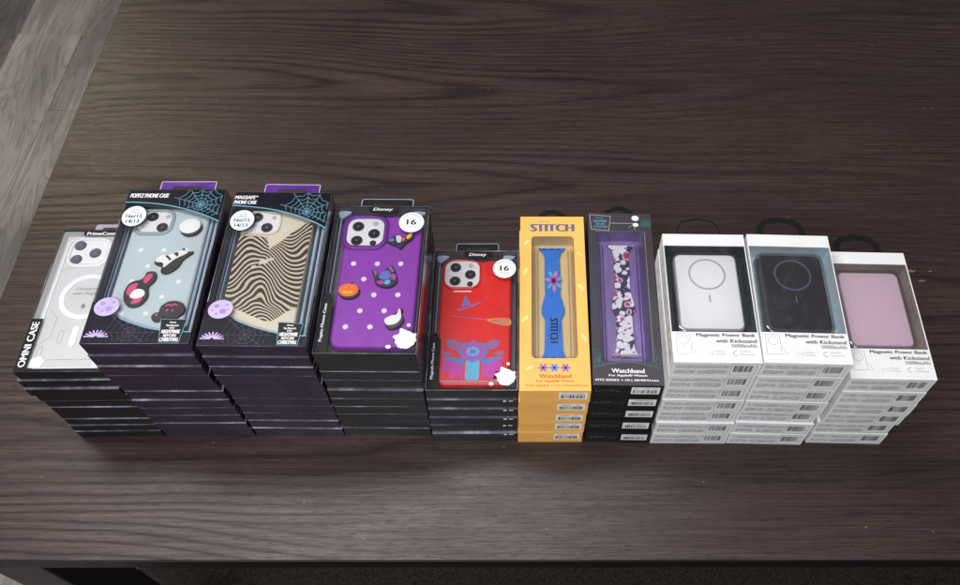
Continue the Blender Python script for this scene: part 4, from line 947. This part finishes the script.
# =================================================================== 8/9/10  power bank boxes
def end_print(root, w_, t):
    d = MB(); z = t
    d.vbox(.28, 3.9, -.010, t*.16, t*.46, 1); d.vbox(.28, 5.9, -.010, t*.56, t*.84, 1); d.vbox(2.9, 5.6, -.014, t*.16, t*.50, 1)
    dashes(d, .35, 5.6, (t*.60, t*.68, t*.76), -.020, .10, dens=.85); dashes(d, .35, 2.3, (t*.20, t*.30, t*.38), -.020, .12, dens=.85); dashes(d, 2.7, 5.4, (t*.17, t*.25, t*.33, t*.41), -.024, .12, dens=.9)
    pr = d.build('small_print', ['grey_ink', 'label_box'], root)
    b = MB(); barcode(b, 6.0, 7.85, -.016, t*.34, t*.80); b.build('barcode', 'ink', root)
    f_ = MB()
    for (x0, x1, z0, z1) in ((5.72, 5.76, .12, .9), (8.15, 8.19, .12, .9), (5.72, 8.19, .90, .915), (5.72, 8.19, .105, .12)): f_.vbox(x0, x1, -.012, t*z0, t*z1)
    f_.build('label_frame', 'grey_ink', root)
def bank_box(key, traymat, bankmat, ringmat, cname, stackno, label, blabel, group, ribs=False):
    x, y, a, w_, l_, H, dx, dy, n = ST[key]; t = H/n; loc, rz = place(key, 0)
    r = empty('power_bank_box', loc, rz); tag(r, label, 'box', group)
    body, tray = carton_window(r, w_, l_, t, (.10, 3.42, w_-.10, 13.85, 0), ['white_carton'], 1.7, traymat, .18)
    if True:
        rb = MB()
        for k in range(8):      # slanted ribs pressed into the right wall of the tray, and a few short ones on the left
            yy = 4.0+k*1.15; A = (w_-.125, t-.2); B = (w_-.255, t-1.6)
            rb.face([rb.v(A[0], yy+.9, A[1]), rb.v(A[0], yy+.96, A[1]), rb.v(B[0], yy+.06, B[1]), rb.v(B[0], yy, B[1])])
            if ribs: rb.face([rb.v(w_-.26, yy, t-1.685), rb.v(w_-.26, yy+.07, t-1.685), rb.v(w_-.95, yy-.1, t-1.685), rb.v(w_-.95, yy-.17, t-1.685)])
        rb.build('tray_rib', 'tray_line' if ribs else traymat+'_rib', tray)
    # small print on the side wall
    sp = MB(); rdm = random.Random(11)
    for zz in (.5, .8, 1.1, 1.4, 1.7, 2.0):
        v = 1.2
        while v < 13.6:
            e = v+rdm.uniform(.2, .9)
            if rdm.random() < .8: sp.face([sp.v(-.012, e, zz), sp.v(-.012, v, zz), sp.v(-.012, v, zz+.12), sp.v(-.012, e, zz+.12)])
            v = e+.12
    sp.build('side_print', 'light_ink', r)
    # lid printing
    word(r, 'Magnetic Power Bank', 2.45, 2.76, 8.2, 3.24, t+.012, 'ink', bold=.012); word(r, 'with Kickstand', 4.3, 2.2, 8.25, 2.6, t+.012, 'ink', bold=.012)
    word(r, '5000mAh', 5.75, 1.68, 8.2, 2.06, t+.012, 'mid_ink', bold=.022)
    word(r, 'Wireless', 4.05, 1.15, 5.0, 1.30, t+.012, 'grey_ink'); word(r, 'Charging', 4.05, .82, 5.05, 1.0, t+.012, 'grey_ink')
    word(r, 'Magnetic', 6.55, 1.15, 7.55, 1.32, t+.012, 'grey_ink'); word(r, 'Positioning', 6.55, .82, 7.85, 1.0, t+.012, 'grey_ink')
    ic = MB(); ic.stroke(rr(.45, .95, 1.85, 3.15, .15, 3), .035, t+.006, closed=True); ic.stroke(circ(1.15, 2.45, .48, 20), .03, t+.006, closed=True); ic.stroke([(1.15, 1.55), (1.15, 1.75)], .04, t+.006)
    ic.stroke([(1.9, .95), (2.45, .95), (1.95, 1.75)], .03, t+.006); ic.build('bank_drawing', 'grey_ink', r)
    ic = MB(); ic.stroke([(3.5, .85), (3.35, .85), (3.35, 1.2), (3.5, 1.2)], .03, t+.006); ic.stroke([(3.72, .85), (3.85, .85), (3.85, 1.2), (3.72, 1.2)], .03, t+.006); ic.stroke([(3.55, 1.0), (3.68, 1.1)], .04, t+.006)
    ic.stroke([(6.1+.25*math.cos(q), 1.05+.25*math.sin(q)) for q in [math.radians(60+k*25) for k in range(11)]], .05, t+.006); ic.build('icon_print', 'grey_ink', r)
    ln = MB(); ln.stroke([(.2, .34), (w_-.2, .34)], .025, t+.004); ln.build('fold_line', 'label_box', r)
    end_print(r, w_, t)
    hook(r, [(1.75, l_-.1), (1.95, l_+1.8), (2.5, l_+2.55), (4.15, l_+2.9), (5.8, l_+2.55), (6.3, l_+1.8), (6.5, l_-.1)], t-1.2, .16 if key == 'bankw' else .72)
    b, off = thing('power_bank', blabel, 'power bank', r, (1.0, 4.0, t-1.6), 'power banks in the top boxes')
    zt = t-.62; u0, u1 = (1.05, 7.6); v0, v1 = 3.95, 13.2
    m = MB(off); m.prism(rr(u0, v0, u1, v1, .75, 7), t-1.6, zt, .28, steps=5); m.build('shell', bankmat, b)
    cu, cv = (u0+u1)/2+.05, 10.65
    m = MB(off); m.frame(circ(cu, cv, 1.92, 56), circ(cu, cv, 1.72, 56), zt-.01, zt+.008); m.build('magnet_ring', ringmat, b)
    m = MB(off); m.prism(rr(cu-.09, 7.25, cu+.09, 8.15, .09, 4), zt-.01, zt+.01); m.build('alignment_bar', ringmat, b)
    bl = MB(); o = rr(u0-.22, v0-.2, u1+.22, v1+.22, .85, 7); i = rr(u0-.04, v0-.03, u1+.04, v1+.04, .78, 7)
    q0 = bl.loop(inset(o, -.12), t-1.6); q1 = bl.loop(o, zt+.02); q2 = bl.loop(i, zt+.05); bl.wall(q0, q1, 0, True); bl.wall(q1, q2, 0, True); q3 = bl.loop(inset(i, .2), zt+.06); bl.wall(q2, q3, 0, True)
    bl.build('blister', 'blister', r)
    low = None
    for k in range(1, n):
        loc, rz = place(key, k)
        if low is None:
            low = empty('power_bank_box', loc, rz); c = MB(); c.box(0, w_, 0, l_, .012, t-.015); c.build('carton', 'white_carton', low, bevel=.05); end_print(low, w_, t)
            sp = MB()
            for zz in (.6, 1.0, 1.4, 1.8):
                v = 1.2
                while v < 13.6:
                    e = v+rdm.uniform(.2, .9)
                    if rdm.random() < .8: sp.face([sp.v(-.012, e, zz), sp.v(-.012, v, zz), sp.v(-.012, v, zz+.12), sp.v(-.012, e, zz+.12)])
                    v = e+.12
            sp.build('side_print', 'light_ink', low); q = low
        else: q = copy_tree(low); q.location = Vector(loc)*S; q.rotation_euler.z = rz
        tag(q, ('white box, %s from the top, in the stack under the %s power bank' % (ORD[k], cname)) if k < n-1 else 'white box end with barcode, lowest in the stack under the %s power bank' % cname, 'box', group)
for nm, c in (('teal_tray', (92, 112, 120)), ('taupe_tray', (222, 212, 206))): M[nm+'_rib'] = pm(nm+'_rib', srgb(*c), .3, .5, .1, 40)
bank_box('bankw', 'teal_tray', 'bank_white', 'ring_grey', 'white', 8, 'white box with a white power bank on dark teal, topping its stack', 'white power bank with a grey ring, in the eighth stack from the left', 'white boxes under the white power bank')
bank_box('bankb', 'sky_tray', 'bank_black', 'ring_blue', 'black', 9, 'white box with a black power bank on pale blue, topping its stack', 'black power bank with a slate blue ring, inside a white box', 'white boxes under the black power bank', True)
bank_box('bankp', 'taupe_tray', 'bank_pink', 'ring_pink', 'pink', 10, 'white box whose window shows a pale pink power bank, topping the rightmost stack', 'pale pink power bank in the rightmost stack', 'white boxes under the pink power bank')

# ------------------------------------------------------------------ render settings
scene.view_settings.view_transform = 'Standard'; scene.view_settings.look = 'None'; scene.view_settings.gamma = 1; scene.view_settings.exposure = 0
scene.render.engine = 'CYCLES'
scene.render.resolution_x = 1024; scene.render.resolution_y = 624
scene.cycles.transparent_max_bounces = 16
